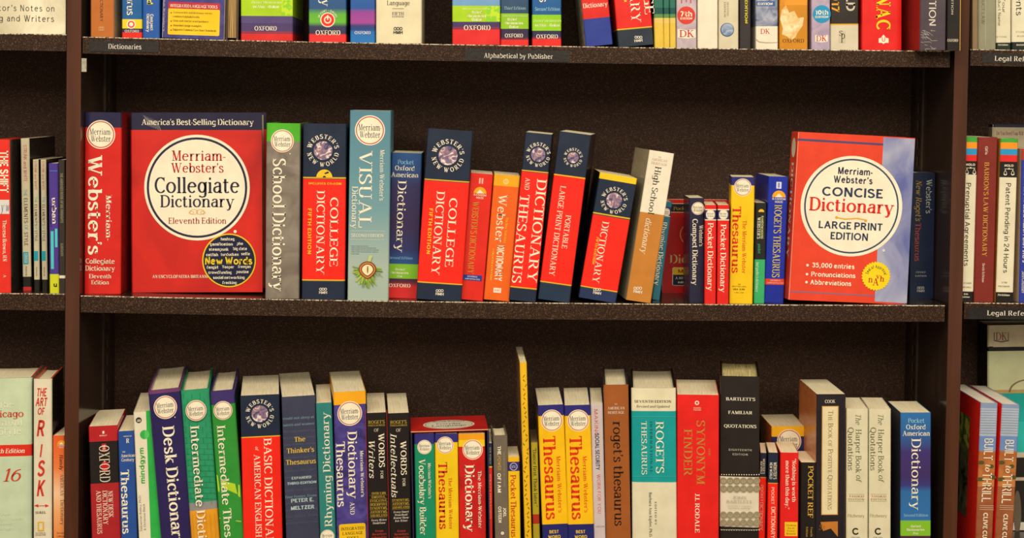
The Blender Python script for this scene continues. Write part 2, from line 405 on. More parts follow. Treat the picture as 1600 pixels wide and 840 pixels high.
    def R(s, x0, y0, x1, y1, col, part='printed_panel', r=0):
        cx, cy = (x0+x1)/2, (y0+y1)/2; u0, v0 = s.L(cx, cy); su, sv = s.sc(cx, cy)
        hw, hh = (x1-x0)/2*su, (y1-y0)/2*sv; n = 16 if s.bulge else 2; P = []; F = []
        if not s.bulge and r:
            q = []
            for k, (sx, sy) in enumerate(((1, 1), (-1, 1), (-1, -1), (1, -1))):
                for j in range(4):
                    a = math.radians(90*k+30*j); q.append((u0+sx*(hw-r*su)+r*su*math.cos(a), v0+sy*(hh-r*su)+r*su*math.sin(a)))
            s.add(part, q, [tuple(range(len(q)))], col); return s
        for i in range(n+1):
            u = u0-hw+2*hw*i/n; P += [(u, v0-hh), (u, v0+hh)]
        F = [(2*i, 2*i+2, 2*i+3, 2*i+1) for i in range(n)]
        s.add(part, P, F, col); return s
    def Pg(s, pts, col, part='printed_panel'):
        s.add(part, [s.L(*p) for p in pts], [tuple(range(len(pts)))], col); return s
    def Dk(s, cx, cy, rx, col, ry=None, inner=0, part='logo_badge', n=36, a0=0, a1=360, star=0):
        ry = ry or rx; u0, v0 = s.L(cx, cy); su, sv = s.sc(cx, cy); P = []; F = []
        rs = [1, inner] if inner else ([1, .92, .8, .6, 0] if s.bulge else [1, 0]); m = len(rs)
        for i in range(n+1):
            a = math.radians(a0+(a1-a0)*i/n); q = 1-(star if i % 2 else 0)
            P += [(u0+rx*su*math.cos(a)*q*k, v0+ry*sv*math.sin(a)*q*k) for k in rs]
        for i in range(n):
            for j in range(m-1):
                f = (m*i+j, m*(i+1)+j, m*(i+1)+j+1, m*i+j+1)
                F.append(f if rs[j+1] else f[:3])
        s.add(part, P, F, col); return s
    def arc(s, txt, cx, cy, r, cap, span, top=True, col='#efe6d4', f='S', part='logo_badge'):
        V, F, W, sp = textmesh(txt, f, .08); u0, v0 = s.L(cx, cy); su, sv = s.sc(cx, cy); k = math.radians(span)*r/W; out = [None]*len(V)
        for b0, b1, xc in sp:
            th = (xc-W/2)*k/r
            for i in range(b0, b1):
                a, c = (V[i][0]-xc)*k, V[i][1]*cap
                if top: R_ = r+c; x, y = R_*math.sin(th)+a*math.cos(th), R_*math.cos(th)-a*math.sin(th)
                else: R_ = r+cap-c; x, y = R_*math.sin(th)+a*math.cos(th), -R_*math.cos(th)+a*math.sin(th)
                out[i] = (u0+x*su, v0+y*sv)
        s.add(part, out, F, col); return s
    # --- repeated marks
    def badge(s, cx, cy, r, ring='#b5403a', rx=None):
        rx = rx or r
        s.Dk(cx, cy, rx, '#efe8cf', ry=r).Dk(cx, cy, rx*.93, ring, ry=r*.93, inner=.93)
        s.T('Merriam-', cx, cy-r*.2, rx*1.55, r*.42, 'h', '#3a3440', 's', part='logo_badge')
        s.T('Webster', cx, cy+r*.28, rx*1.4, r*.42, 'h', '#3a3440', 's', part='logo_badge'); return s
    def wnw(s, cx, cy, r, col='#efe6d4'):
        s.Dk(cx, cy, r*.54, 'globe', part='globe_emblem').arc("WEBSTER'S", cx, cy, r*.68, r*.26, 165, True, col, part='globe_emblem')
        s.arc('NEW WORLD', cx, cy, r*.68, r*.26, 165, False, col, part='globe_emblem'); return s
    def hmh(s, cx, cy, w_=14, col='#e6dfcf'):
        s.T('HMH', cx, cy+w_*.17, w_, w_*.33, 'h', col, 'N', part='publisher_mark')
        for k in (-1, 0, 1): s.Dk(cx+k*w_*.3, cy-w_*.22, w_*.17, col, inner=.6, n=10, part='publisher_mark')
        return s
    def sun(s, cx, cy, w_=18):
        s.Dk(cx, cy, w_/2, '#f0a51c', a0=0, a1=180, n=18, part='publisher_mark')
        s.Pg([(cx-w_*.28, cy), (cx, cy-w_*.3), (cx+w_*.28, cy)], '#efe6cf', part='publisher_mark')
        s.T('RANDOM', cx, cy+w_*.12, w_, w_*.16, 'h', '#efe6cf', 'S', part='publisher_mark').T('HOUSE', cx, cy+w_*.34, w_*.6, w_*.16, 'h', '#efe6cf', 'S', part='publisher_mark'); return s
    def dk(s, cx, cy, w_=26, h=15):
        s.Pg([(cx-w_/2, cy-h/2), (cx, cy-h/2+1.5), (cx+w_/2, cy-h/2), (cx+w_/2, cy+h*.38), (cx, cy+h/2), (cx-w_/2, cy+h*.38)], '#e9dfd0', part='publisher_mark')
        s.T('DK', cx, cy-.5, w_*.84, h*.72, 'h', '#c43a34', 'm', part='publisher_mark'); return s
    def done(s):
        pp = [k for k in s.print_ if k.startswith('printed_panel#')]
        if len(pp) > 8:
            J = ([], [], [], [])
            for k in pp:
                V, F, fm, mats = s.print_.pop(k); n = len(J[0]); J[0].extend(V); J[1].extend([tuple(n+i for i in f) for f in F])
                for c in mats:
                    if c not in J[3]: J[3].append(c)
                J[2].extend([J[3].index(mats[i]) for i in fm])
            s.print_['printed_pattern'] = J
        for part, (V, F, fm, mats) in s.print_.items():
            o = build(part.split('#')[0], V, F, [mat(m) for m in mats], s.e, fm)
            if part in ('small_print', 'printed_pattern', 'lattice_pattern', 'wrap_crease_glint', 'printed_picture'): o['kind'] = 'stuff'
        return s

# ------------------------------------------------------------------ bookcase and setting
def named(name, rough, stops, scale, vec=None, bump=0, spec=.3, detail=4):
    m, nt, b = newmat(name, rough, spec)
    n = noise(nt, scale, detail, vec)
    r = ramp(nt, n.outputs['Fac'], stops); nt.links.new(r.outputs[0], b.inputs['Base Color'])
    if bump:
        bp = nt.nodes.new('ShaderNodeBump'); bp.inputs['Strength'].default_value = bump; bp.inputs['Distance'].default_value = .001
        nt.links.new(n.outputs['Fac'], bp.inputs['Height']); nt.links.new(bp.outputs[0], b.inputs['Normal'])
    return m
M_lip = named('speckled_brown_enamel', .5, [(.35, '#251811'), (.56, '#33241b'), (.68, '#644a38')], 650, bump=.4, spec=.12)
M_top = named('worn_shelf_top', .22, [(.35, '#1d1512'), (.7, '#2c211b')], 120, bump=.08, spec=.6)
M_back = named('speckled_back_panel', .6, [(.35, '#382921'), (.55, '#443228'), (.68, '#664d40')], 520, bump=.5, spec=.12)
M_div = named('brown_laminate', .16, [(.3, '#42271b'), (.7, '#543223')], 60, (1, 1, .06), bump=.1)
M_side = named('dark_glossy_side', .18, [(.3, '#2c211b'), (.7, '#372a22')], 60, (1, 1, .06), bump=.05)
M_metal = named('dark_painted_metal', .45, [(.3, '#382b23'), (.7, '#46372c')], 200)
M_worn = named('worn_white_edge', .7, [(.42, '#4a382c'), (.5, '#b8a78c'), (.62, '#e0d3b8')], 420, detail=2)
M_label = named('black_label_strip', .35, [(.3, '#1c1b1b'), (.7, '#292524')], 300, bump=.2)
M_wall = named('plain_wall_paint', .9, [(.3, '#8d8375'), (.7, '#999080')], 5)
M_floor = named('store_carpet', .95, [(.3, '#5a4a3c'), (.7, '#6d5b4a')], 40)
M_clip = named('frosted_clip', .4, [(.3, '#8a8878'), (.7, '#b9b6a2')], 200)

def boxobj(name, parent, m, *bs):
    V = []; F = []
    for b in bs: box(V, F, *b)
    return build(name, V, F, [m], parent)
FZ = -1.18
fl = build('floor', [(-4,-6,FZ),(4,-6,FZ),(4,1,FZ),(-4,1,FZ)], [(0,1,2,3)], [M_floor]); fl['kind'] = 'structure'
wl = boxobj('wall_back', None, M_wall, (-4, 4, .26, .32, FZ, 1.9)); wl['kind'] = 'structure'

case = bpy.data.objects.new('bookcase', None); C.objects.link(case); case.location = (0, 0, FZ)
tagit(case, 'dark brown shop bookcase in three bays with speckled shelves and labelled shelf edges', 'bookcase')
def cpart(name, m, *bs, parent=None):
    if parent is None: bs = [(a, b, c, d, e-FZ, f-FZ) for a, b, c, d, e, f in bs]; return boxobj(name, case, m, *bs)
    return boxobj(name, parent, m, *[(a, b, c, d, e-FZ, f-FZ) for a, b, c, d, e, f in bs])
BD = .2167
XI, DW = .61, .0196
BAYS = {'left': (-XI-DW-1.22, -XI-DW), 'middle': (-XI, XI), 'right': (XI+DW, XI+DW+1.22)}
for x in (-XI-DW-1.22-DW, -XI-DW, XI, XI+DW+1.22):
    up = cpart('upright_panel', M_side, (x, x+DW, .0012, BD+.012, FZ, .78))
    cpart('front_edge', M_div, (x, x+DW, 0, .0012, FZ, .78), parent=up)
for k, (a, b) in BAYS.items():
    cpart('back_panel', M_back, (a, b, BD, BD+.01, FZ, .78))
def standard(xw, sg, y0):
    """slotted shelf standard let on to the inner face of an upright"""
    xa, xb = sorted((xw, xw+sg*.0022))
    bs = [(xa, xb, y0-.010, y0, -1.1, .75), (xa, xb, y0+.013, y0+.026, -1.1, .75)]
    z = -1.1
    while z < .75:
        bs.append((xa, xb, y0, y0+.013, z, z+.0095)); z += .0262
    st = cpart('slotted_strip', M_metal, *bs)
    xa, xb = sorted((xw, xw+sg*.0004))
    cpart('slot_shade_sheet', M_dark, (xa, xb, y0, y0+.013, -1.1, .75), parent=st)  # added dark sheet, paints the shade seen inside the slots
M_dark = named('slot_shade_colour', .8, [(.3, '#100d0c'), (.7, '#171312')], 100)
standard(-XI, 1, .147); standard(XI, -1, .158)
LIP = .0232
def shelf(x0, x1, zf):
    n = 20; V = []; F = []
    xs = [x0+(x1-x0)*i/n for i in range(n+1)]
    def strip(y0, y1, a, b, parent, name, m):
        V = []; F = []
        for x in xs:
            z = zf(x)-FZ
            V.extend([(x, y0, z+a), (x, y1, z+a), (x, y1, z+b), (x, y0, z+b)])
        for i in range(n):
            q = 4*i
            F.extend([(q, q+4, q+7, q+3), (q+3, q+7, q+6, q+2), (q+2, q+6, q+5, q+1), (q+1, q+5, q+4, q)])
        F.extend([(0, 3, 2, 1), (4*n, 4*n+1, 4*n+2, 4*n+3)])
        return build(name, V, F, [m], parent)
    s_ = strip(.0012, BD-.001, -.012, 0, case, 'shelf', M_top)
    strip(-.001, .0012, -LIP, -.0011, s_, 'shelf_lip', M_lip)
    strip(-.0011, .0014, -.0011, .0, s_, 'worn_edge', M_worn)
    return s_
S_ = {}
mx0, mx1 = hitY(129.5, 57).x, hitY(1484, 80).x
S_['t'] = shelf(mx0, mx1, lambda x: shz('t', x))
S_['m'] = shelf(mx0-.0005, hitY(1476, 477).x, lambda x: shz('m', x))
S_['b'] = shelf(mx0, mx1, lambda x: -SP)
zLt, zLm = hitY(60, 53).z, hitY(60, 458.3).z
zRt, zRm = hitY(1560, 77.5).z, hitY(1560, 473).z
LB, RB = BAYS['left'], BAYS['right']
for k, z in (('Lt', zLt), ('Lm', zLm), ('Lb', -SP)): S_[k] = shelf(LB[0]+.003, LB[1]-.0006, lambda x, z=z: z)
for k, z in (('Rt', zRt), ('Rm', zRm), ('Rb', -SP)): S_[k] = shelf(RB[0]+.0025, RB[1]-.003, lambda x, z=z: z)
for k, (a, b) in BAYS.items():
    for z in (-2*SP, .725): cpart('shelf', M_top, (a, b, 0, BD, z-.02, z))
def shelf_label(sh, x0, y0, x1, y1, txt, tx, ty, tl_, cap):
    a = hitY(x0, y0, -.0018); b = hitY(x1, y1, -.0018)
    yt = hitY(x1, y0, -.0018).z
    dz = (b.z-yt)   # label height
    V = []; F = []
    z1 = (a.z+yt)/2-FZ; z0 = z1+dz
    box(V, F, a.x, b.x, -.0018, -.0008, z0, z1)
    lb = build('shelf_label', V, F, [M_label], S_[sh])
    G_, Fc, W, _ = textmesh(txt, 's', .05); c = hitY(tx, ty, -.0018); px = hitY(tx+1, ty, -.0018).x-c.x
    k = tl_/W*px
    build('lettering', [(c.x+(u-W/2)*k, -.00195, c.z-FZ+(v-.5)*cap*px) for u, v in G_], Fc, [mat('#efe8d8')], lb)
shelf_label('t', 139.5, 64.5, 248, 81, 'Dictionaries', 195, 72.6, 52, 8)
shelf_label('t', 727, 78, 890, 95.5, 'Alphabetical by Publisher', 810, 87.3, 108, 7.5)
shelf_label('Rt', 1535, 84, 1680, 99, 'Legal Reference', 1595, 91.8, 82, 7.5)
shelf_label('Rm', 1513, 481, 1680, 499, 'Legal Reference', 1587, 489, 90, 7.5)
cpart('shelf_clip', M_clip, (hitY(127, 100).x, hitY(134.5, 100).x, .0015, .004, hitY(130, 112).z, hitY(130, 91).z))

# ------------------------------------------------------------------ top shelf, left bay
GT, GM, GB = 'books on the top shelf of the middle bay', 'books on the middle shelf of the middle bay', 'books on the lower shelf of the middle bay'
GL, GR = 'books in the left bay', 'books in the right bay'
W_ = '#f3ead2'
b = Book('book', 'pale cream writing guide faced out on the top left shelf', (-75, 0), (102.5, 2), (-75, 50), row=zLt, H=.26, set=.006, D=.03, kind='face', group=GL, col='swirl:#b9b294:#e6dfc4:14')
b.T("Editor's Notes on", 32, 12.5, 107, 10, 'h', '#4a4640', 'n', .14).T('Writing and Writers', 22, 28.5, 126, 10, 'h', '#4a4640', 'n', .14).done()

# ------------------------------------------------------------------ top shelf, middle bay
def tb(label, x0, x1, yb, xb0=None, **k):
    k.setdefault('H', .235); k.setdefault('D', .13)
    return Book('book', label, (x0, 0), (x1, 0), (xb0 if xb0 is not None else x0, yb), row='t', group=GT, **k)
b = tb('orange brown dictionary spine at the left end of the top shelf', 141.5, 178, 57, col='#b86a2b', side='#b5aa98')
b.T('DICTIONARY', 158.5, 13.5, 41, 4.6, col='#2c1d14', f='n').hmh(158.5, 45, 9, '#d8a878').done()
b = tb('blue thesaurus spine with a yellow and a red band at its foot', 190.5, 222, 58, bands=[('#1c5c9c', 30), ('#e3cf2a', 44.5), ('#3a2a4c', 50.5), ('#e02a22', 58)])
b.T('Thesaurus', 204.5, -12, 72, 12.5, f='m').Dk(205, 38, 7, '#efe6d0', part='logo_badge').Dk(205, 38, 5.4, '#dc4a2a', inner=.6).T('OXFORD', 206, 48.6, 22, 4, 'h', f='m').done()
b = tb('bright blue compact dictionary with a yellow letter ending its title', 222.8, 249.8, 60, col='#2358ab', bulge=.001)
b.T('Oxford', 234.5, -22, 60, 9, col='#e8dc2a', f='N').T('Compact', 237.7, 35, 26, 5, f='N').T('Dictionary', 231.8, 36, 28.5, 5, f='N').done()
b = tb('faced-out violet blue dictionary with a yellow language tools panel', 254, 351, 61, xb0=252.5, kind='face', D=.04, set=.004, col='swirl:#2a2a66:#40408c:60', H=.235)
b.R(262.5, 4, 343.5, 55, '#b8283c', r=3).R(262.5, 14.2, 343.2, 55, '#ecc41c', r=2)
b.T('INTEGRATED LANGUAGE TOOLS', 303, 9.8, 74, 5, 'h', W_, 'S')
for i, (t, ln, yy, x) in enumerate((('Synonym lists and dictionary entries', 61, 20, 301), ('combined alphabetically', 42, 26, 291), ('Clear and concise word guidance', 56, 33, 298), ('Abundant usage examples', 45, 40, 292.5), ('Supports Common Core State Standards', 68, 47, 304))):
    b.T(t, x, yy, ln, 3, 'h', '#5c4210', 'S')
    if i != 1: b.Dk(267.5, yy, 1.1, '#a0242c', part='printed_panel')
b.T("Merriam-Webster's", 257, 14, 70, 2.6, col='#c8b8d8').done()
b = tb('thick book turned page edges out beside the violet blue dictionary', 353, 373, 62, xb0=352, kind='fore', hard=True, col='#4b3a30', page='pages:#6a5138:#c9ab72', D=.15)
b.done()
GRN = 'spots:#86c81c:#b8d81e:130'
b = tb('wide spine with lime green top, violet middle and red foot', 376.3, 457.5, 62, bands=[('#a6cf1a', 25), ('#54487c', 36), ('#4b3a6c', 49), ('#8c3048', 53), ('#d02a2a', 62)], D=.13)
b.R(440, -30, 457, 24, GRN).T('Oxford Dictionaries', 416, 3.5, 47, 4, 'h', '#eef0c0', 'z').T('in Print + Online', 416, 10.5, 41, 4.2, 'h', '#f4f4d8', 'N').T('OXFORD', 415, 44.3, 35, 7, 'h', f='m').done()
b = tb('dictionary spine with a red power symbol on a green band', 482.5, 541, 66, grad=[(-5, '#1d4f8c'), (13, '#1f4c7c'), (22, '#5aa82c'), (34, '#62b02c'), (41, '#2a2f54'), (52, '#2b2444'), (54.5, '#d8262a'), (70, '#e02424')])
b.T('Dictionary', 509, -38, 97, 15, f='s').Dk(512, 31, 11.5, '#efe6d0').Dk(512, 31, 10, '#e23220').Dk(512, 31, 5.8, '#efe6d0', inner=.68).R(511, 23.5, 513, 31, '#efe6d0', part='logo_badge')
b.arc('IN PRINT + ONLINE', 512, 31, 12.8, 3.6, 150, True, '#e8e4d0', 'N').T('OXFORD', 512.5, 51, 39, 7.5, 'h', f='m').done()
b = tb('slim blue spine with a purple band above its white lettering', 547.3, 586, 67, grad=[(-5, '#1554a0'), (13, '#17509c'), (19, '#8a3a94'), (35, '#9c3c96'), (40, '#2a3474'), (46, '#1a3c84'), (50, '#1466b4'), (67, '#1670bc')])
b.T('OXFORD', 566.5, 51, 25, 4.6, 'h', f='m').done()
b = tb('cream dictionary spine with thin black lettering at the gap', 587.5, 659, 68, col='#ded6b4', bulge=.002)
b.T('Language', 622.5, 4.6, 36, 7, 'h', '#4b463c').R(613, 13.2, 631, 13.9, '#8c846c').T('FIFTH', 622, 21.2, 18.5, 4.6, 'h', '#3b372f').T('EDITION', 622, 26, 18.5, 2.6, 'h', '#3b372f').hmh(622, 48, 15, '#2c2a26').done()
b = tb('wide spine with green band and red foot, first right of the gap', 706.8, 781.5, 70, bands=[('#6f9ccc', 9), ('#a4cf1c', 34), ('#443464', 42), ('#7c2c4c', 46), ('#d8282a', 70)])
b.R(758, 9.5, 781, 33.5, GRN).T('Includes a subscription to', 744, 13.5, 42, 2.4, 'h', '#eef0c0', 'n').T('Oxford', 745, 19, 16, 4.4, 'h', f='N').T('Dictionaries', 745, 24.8, 29, 4.4, 'h', f='N').T('Online', 745, 30.5, 16, 4.4, 'h', f='N').T('OXFORD', 745.5, 43.2, 42, 7.6, 'h', f='m').done()
b = tb('slate blue third edition spine with a green band and red foot', 782.4, 826, 72, bands=[('#2b4b6c', 21), ('#8cc224', 45), ('#33284a', 59), ('#6c2640', 62), ('#dc2a26', 72)])
b.T('Third Edition', 804.5, 12.6, 34, 5, 'h', '#9cc4cc').T('Includes a subscription to', 805, 24.5, 38, 2.2, 'h', '#e6ecc0', 'n').T('Oxford', 800.5, 30, 16, 4, 'h', f='N').T('Dictionaries', 803.5, 36, 28, 4, 'h', f='N').T('Online', 803, 41.8, 15, 4, 'h', f='N').T('OXFORD', 803, 55.5, 28.5, 6, 'h', f='m').done()
b = tb('bright blue second edition spine with a green band and red foot', 831.5, 877, 73, bands=[('#1a5a98', 23), ('#8fcb1e', 48), ('#302a50', 58), ('#8c2840', 61), ('#e02824', 73)])
b.T('Thesaurus', 850, -40, 88, 14).T('Second Edition', 855.5, 14, 39, 5.4, 'h', '#9cd0e0').T('Oxford Dictionaries', 855, 32.2, 44, 4, 'h', '#e6f0a8', 'z').T('in Print + Online', 855.5, 39.4, 39, 4.2, 'h', f='N').T('OXFORD', 854.8, 57, 34, 6.6, 'h', f='m').done()
b = tb('leaning children\'s dictionary spine, red above and blue below', 908, 950.5, 74, xb0=915.5, bands=[('#d6261e', 28.5), ('#2a3c94', 74)], D=.13, side='swirl:#6c5a50:#d8ccb4:110')
b.T('Dictionary', 930, 7.4, 39, 7.6, 'h', f='m').done()
b = tb('leaning red college dictionary spine with a navy foot on top shelf', 960, 1015.5, 75, xb0=966.5, bands=[('#dc2620', 43.5), ('#d8b42c', 45.3), ('#3a4430', 46.6), ('#25303f', 75)])
b.T('DICTIONARY', 988.5, -33, 138, 15).T('COLLEGE', 1010.5, -33, 112, 15).T('FIFTH EDITION', 972, -50, 108, 5, col='#e0b82c', f='N').hmh(997.5, 61, 13).done()
for x0, x1, o, xb in ((1021.5, 1036, 'first from the left', 1023), (1036.8, 1045.6, 'second from the left', 1037.6), (1046.3, 1055.4, 'third from the left', 1047)):
    b = tb('slim spine, teal above and yellow below, %s of three alike' % o, x0, x1, 76, xb0=xb, bands=[('#2b6b5c', 12), ('#16504c', 22), ('#5c8c4c', 28), ('#e0c468', 36), ('#dcbc48', 76)], D=.12)
    b.done()
b = tb('pale lilac visual reference spine with a red seventh edition disc', 1057, 1088.5, 76.5, col='swirl:#a698a4:#c4b4bc:50')
b.T('GUIDE', 1072, -17, 46, 16, col='#b8484c', f='n').Dk(1072.3, 24, 14, '#cf3b34').T('7th', 1072.3, 21.6, 19, 8, 'h', f='N').T('EDITION', 1072.3, 28.8, 19, 3.6, 'h', f='N').dk(1073, 53, 28, 15).done()
b = tb('blank off-white spine on the top shelf', 1090, 1121.5, 77, col='#e4dcc8'); b.done()
b = tb('cream spine with a small round blue globe emblem', 1122.8, 1154, 77, col='#cfc7ac', bulge=.001)
b.T('SECOND', 1137, 14, 22, 2.6, col='#8c8470').T('EDITION', 1132.5, 15, 24, 2.6, col='#8c8470').Dk(1136, 46.5, 10.6, '#24406c', part='globe_emblem').Dk(1136.3, 46.3, 9.6, 'swirl:#2a5494:#b4c4d4:70', part='globe_emblem').done()
b = tb('charcoal spine with upright yellow edition lettering', 1155.8, 1173, 76.5, col='#332d2e')
b.T('EIGHTEENTH EDITION', 1166, -12, 98, 4.4, col='#d8d02c', f='N').done()
b = tb('ocean blue reference spine with a torn white wrapper at its foot', 1181, 1215.5, 78, bands=[('swirl:#3c4c7c:#a8aec0:60', 41), ('#e6ddca', 78)])
b.R(1182, 2, 1211, 9.6, '#2d5c9c').T('EDITION', 1195.5, 6, 24, 4.2, 'h', f='N').T('7th', 1196, -7, 22, 9, 'h', f='N').dk(1195.5, 49.4, 18, 10.5)
b.Pg([(1181, 60), (1186, 64.5), (1196, 66), (1215, 66), (1215, 67), (1196, 67.3), (1185, 66), (1181, 62)], '#a89c88').done()
b = tb('golden orange spine with a pale cloudburst picture', 1218, 1262, 77.5, bands=[('spots:#c8801c:#dc9420:40', 8), ('#c8861c', 77.5)])
b.Pg([(1228, 8), (1233, 20), (1241, 17), (1247, 28), (1256, 27), (1254, 40), (1247, 50), (1243, 58), (1236, 63), (1230, 57), (1222, 54), (1223, 44), (1219, 30), (1221, 16)], 'swirl:#d8a85c:#f0e2b8:90', part='printed_picture').T('OXFORD', 1239.5, 63.6, 34, 5.6, 'h', '#2b1a0c').done()
b = tb('pale lilac visual reference spine with a blue tenth edition disc', 1268, 1297, 77, col='swirl:#9c8ca8:#b8a8c0:50')
b.Dk(1284, 22, 14, '#2090c4').T('10th', 1284, 19.4, 21, 7, 'h', f='N').T('EDITION', 1284, 26.4, 21, 3.6, 'h', f='N').dk(1283.5, 60.5, 20, 12).done()
b = tb('black and cream almanac spine with gold year numerals', 1298, 1341.5, 78, bands=[('#2c2625', 37), ('#d8a428', 39.2), ('#d0c8b0', 78)])
b.T('2017', 1305.5, -1, 42, 12, col='#dca028', f='N').T('WORLD', 1329, -20, 76, 14, col='#c8c0ac', f='N').R(1310.5, 48, 1321, 67, '#c4bca4').T('S', 1314, 52, 6, 8, 'h', '#1c1a18').T('P', 1317, 59.5, 7, 14, 'h', '#1c1a18').done()
b = tb('bright red almanac spine with large yellow capitals', 1346.5, 1409, 78, col='#dc1f1c', bulge=.0012)
b.T('ALMANAC', 1380, -18, 130, 22, col='#ecd41c', f='S').Pg([(1372.5, 67), (1372.5, 60), (1376, 59), (1380, 54), (1384, 59), (1388, 60), (1388, 67), (1382.5, 67), (1380, 69), (1377.5, 67)], '#efe6d0', 'publisher_mark').T('U', 1380, 61.5, 6, 7, 'h', '#dc1f1c', 'n', part='publisher_mark').done()
b = tb('grey violet spine in crinkled clear wrap on the top shelf', 1438, 1478.5, 79, xb0=1437, set=-.03, col='#483f48', side='#a8302c')
b.T('THIRD EDITION', 1457.5, -20, 122, 11, col='#d8d0c4', f='n')
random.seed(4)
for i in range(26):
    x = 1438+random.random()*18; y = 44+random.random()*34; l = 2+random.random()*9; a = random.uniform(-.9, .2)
    b.Pg([(x, y), (x+l*math.cos(a), y-l*math.sin(a)), (x+l*math.cos(a), y-l*math.sin(a)+.5), (x, y+.5)], '#b8b0ac', part='wrap_crease_glint')  # highlights on the clear wrap's creases, painted as pale strokes
b.done()
b = tb('black spine with gold edge at the right end of top shelf', 1480.3, 1501, 79, xb0=1479.6, col='#1d1a19', set=-.03)
b.R(1500, -60, 1501, 79, '#c89a34').T('EDITION', 1488, 6, 34, 3.4, col='#c8c0b0', f='n').T('OXFORD', 1488.6, 63, 17, 4.2, 'h').done()
# right bay, top
def rt(label, x0, x1, yb, **k):
    k.setdefault('H', .235)
    return Book('book', label, (x0, 0), (x1, 0), (x0, yb), row=zRt, group=GR, **k)
b = rt('narrow tan spine at the left end of the top right shelf', 1519.5, 1528, 74, col='#8a7256', D=.1); b.done()
b = rt('grey green spine in clear wrap on the top right shelf', 1528.6, 1556, 74, col='#8c8c74')
b.T('PRODUCT LAW', 1536, 8, 60, 5, col='#6c6c58', f='n').R(1539.5, -30, 1540.1, 72, '#b8b89c', 'wrap_crease_glint').done()  # pale upright line is a painted highlight on the clear wrap
b = rt('cream guide spine on naming a product', 1556.8, 1579.5, 76, bands=[('#d8d3b8', 66.5), ('#1f3028', 76)])
b.T('for Your', 1568.5, -2, 46, 4.6, col='#5c5848', f='n').T('Product Name', 1561.5, 13, 56, 4.6, col='#5c5848', f='n').T('STONE', 1565, 57.5, 17, 2.2, 'h', '#8c8672', 'n').T('7th Edition', 1567, 70, 16, 2.4, 'h', f='N').done()
b = rt('cream legal guide spine cut off by the right picture edge', 1581.2, 1610, 77, bands=[('#dcd7bc', 65.5), ('#1f2824', 77)])
b.T('Agreements', 1592.5, -20, 90, 10, col='#38352c', f='n').T('STONER', 1596, 50, 18, 2.6, 'h', '#8c8672', 'n').T('IRVING', 1597, 56.5, 16, 2.6, 'h', '#8c8672', 'n').T('8th Edition', 1597, 70, 18, 2.6, 'h', f='N').done()

# ------------------------------------------------------------------ middle shelf, left bay
b = Book('book', 'bright red nursing memoir spine at the left edge, middle shelf', (-16, 218), (15, 218.5), (-14, 456), row=zLm, set=.003, D=.14, hard=True, th=.002, col='#e02f22', side='#2e2824', group=GL)
b.T('THE SHIFT', 6.5, 268, 66, 13, f='N').R(-13, 312, 14.5, 334, '#d8d8d4').T('y w', 8, 323, 14, 14, 'h', '#3c4c8c', 'i').T('Theresa Brown, RN', 7.5, 376, 65, 6.4, f='m').T('A', 7.5, 431, 5, 4, 'd').done()
b = Book('book', 'pale style guide, tallest of three alike with a long red and black title', (32, 216), (45.5, 216), (35.5, 451), row=zLm, set=.03, D=.135, group=GL,
         bands=[('#c3bba0', 432), ('#1d1a19', 448), ('#b82a2a', 451)], side='#2a2522')
b.T('STRUNK and WHITE', 39.5, 255, 58, 5.4, col='#b84a44', f='n').T('THE', 39.8, 301, 12, 5.4, col='#4c9c9c', f='n').T('ELEMENTS', 40.5, 329, 40, 5.6, col='#2c2824', f='n').T('OF', 41, 355, 9, 5.4, col='#4c9c9c', f='n').T('STYLE', 41, 373, 22, 5.6, col='#2c2824', f='n').R(36.5, 393.5, 44.5, 412.5, '#1c98ac').T('FOURTH', 42, 403, 15, 2.2, f='n').T('EDITION', 39.3, 403, 15, 2.2, f='n').T('PEARSON', 41, 423, 15, 2.4, col='#5c5648', f='n').done()
for i, (x0, x1, xb) in enumerate(((51.2, 60, 53.2), (63.2, 71.8, 65.6))):
    b = Book('book', 'short pale style guide, %s of the two thin copies' % ('left' if i == 0 else 'right'), (x0, 249), (x1, 249), (xb, 449), row=zLm, set=.025, D=.11, group=GL, bands=[('#c3bba0', 436.5), ('#1d1a19', 449)], side='#2a2522')
    m = (x1-x0)/2
    b.T('STRUNK and WHITE', x0+m+.1, 274, 46, 3.8, col='#b84a44', f='n').T('THE', x0+m+.4, 312, 10, 3.8, col='#4c9c9c', f='n').T('ELEMENTS', x0+m+.6, 336, 34, 4, col='#2c2824', f='n').T('OF', x0+m+.9, 355, 7, 3.8, col='#4c9c9c', f='n').T('STYLE', x0+m+1, 368, 18, 4, col='#2c2824', f='n').R(x0+m-2.4, 392, x0+m+4, 407, '#1c98ac').T('PEARSON', x0+m+1.6, 424, 14, 2, col='#5c5648', f='n').done()
b = Book('book', 'purple slang dictionary with turquoise strips and yellow foot', (75.8, 255), (90.2, 255), (77.5, 456), row=zLm, set=.004, D=.1, group=GL, bands=[('#4b3690', 428), ('#c8cf2a', 456)])
b.T('urban', 85, 329, 42, 7.5, f='S').T('DICTIONARY', 79.6, 338, 34, 2.2, col='#1a1626', f='N').R(79.5, 361, 84, 420, '#4cc4c4').R(86, 357, 89.8, 386, '#4cc4c4').R(77.5, 266, 90, 267.5, '#4c6cc0').T('u', 86.5, 444, 6, 8, 'h', '#1d1d10', 'N').done()
b = Book('book', 'charcoal spine beside the left upright, next to the purple dictionary', (90.8, 249.5), (101, 249.5), (92.3, 456), row=zLm, set=.004, D=.1, group=GL, bands=[('#332d29', 430), ('#dcd6c4', 434.5), ('#332d29', 456)])
b.T('THE ABRIDGED BOOK OF BIG THOUGHTS', 96.5, 309, 78, 4.2, col='#8c8468', f='N').T('ILLUSTRATED', 96.8, 390, 20, 3.8, col='#8c8468', f='N').done()

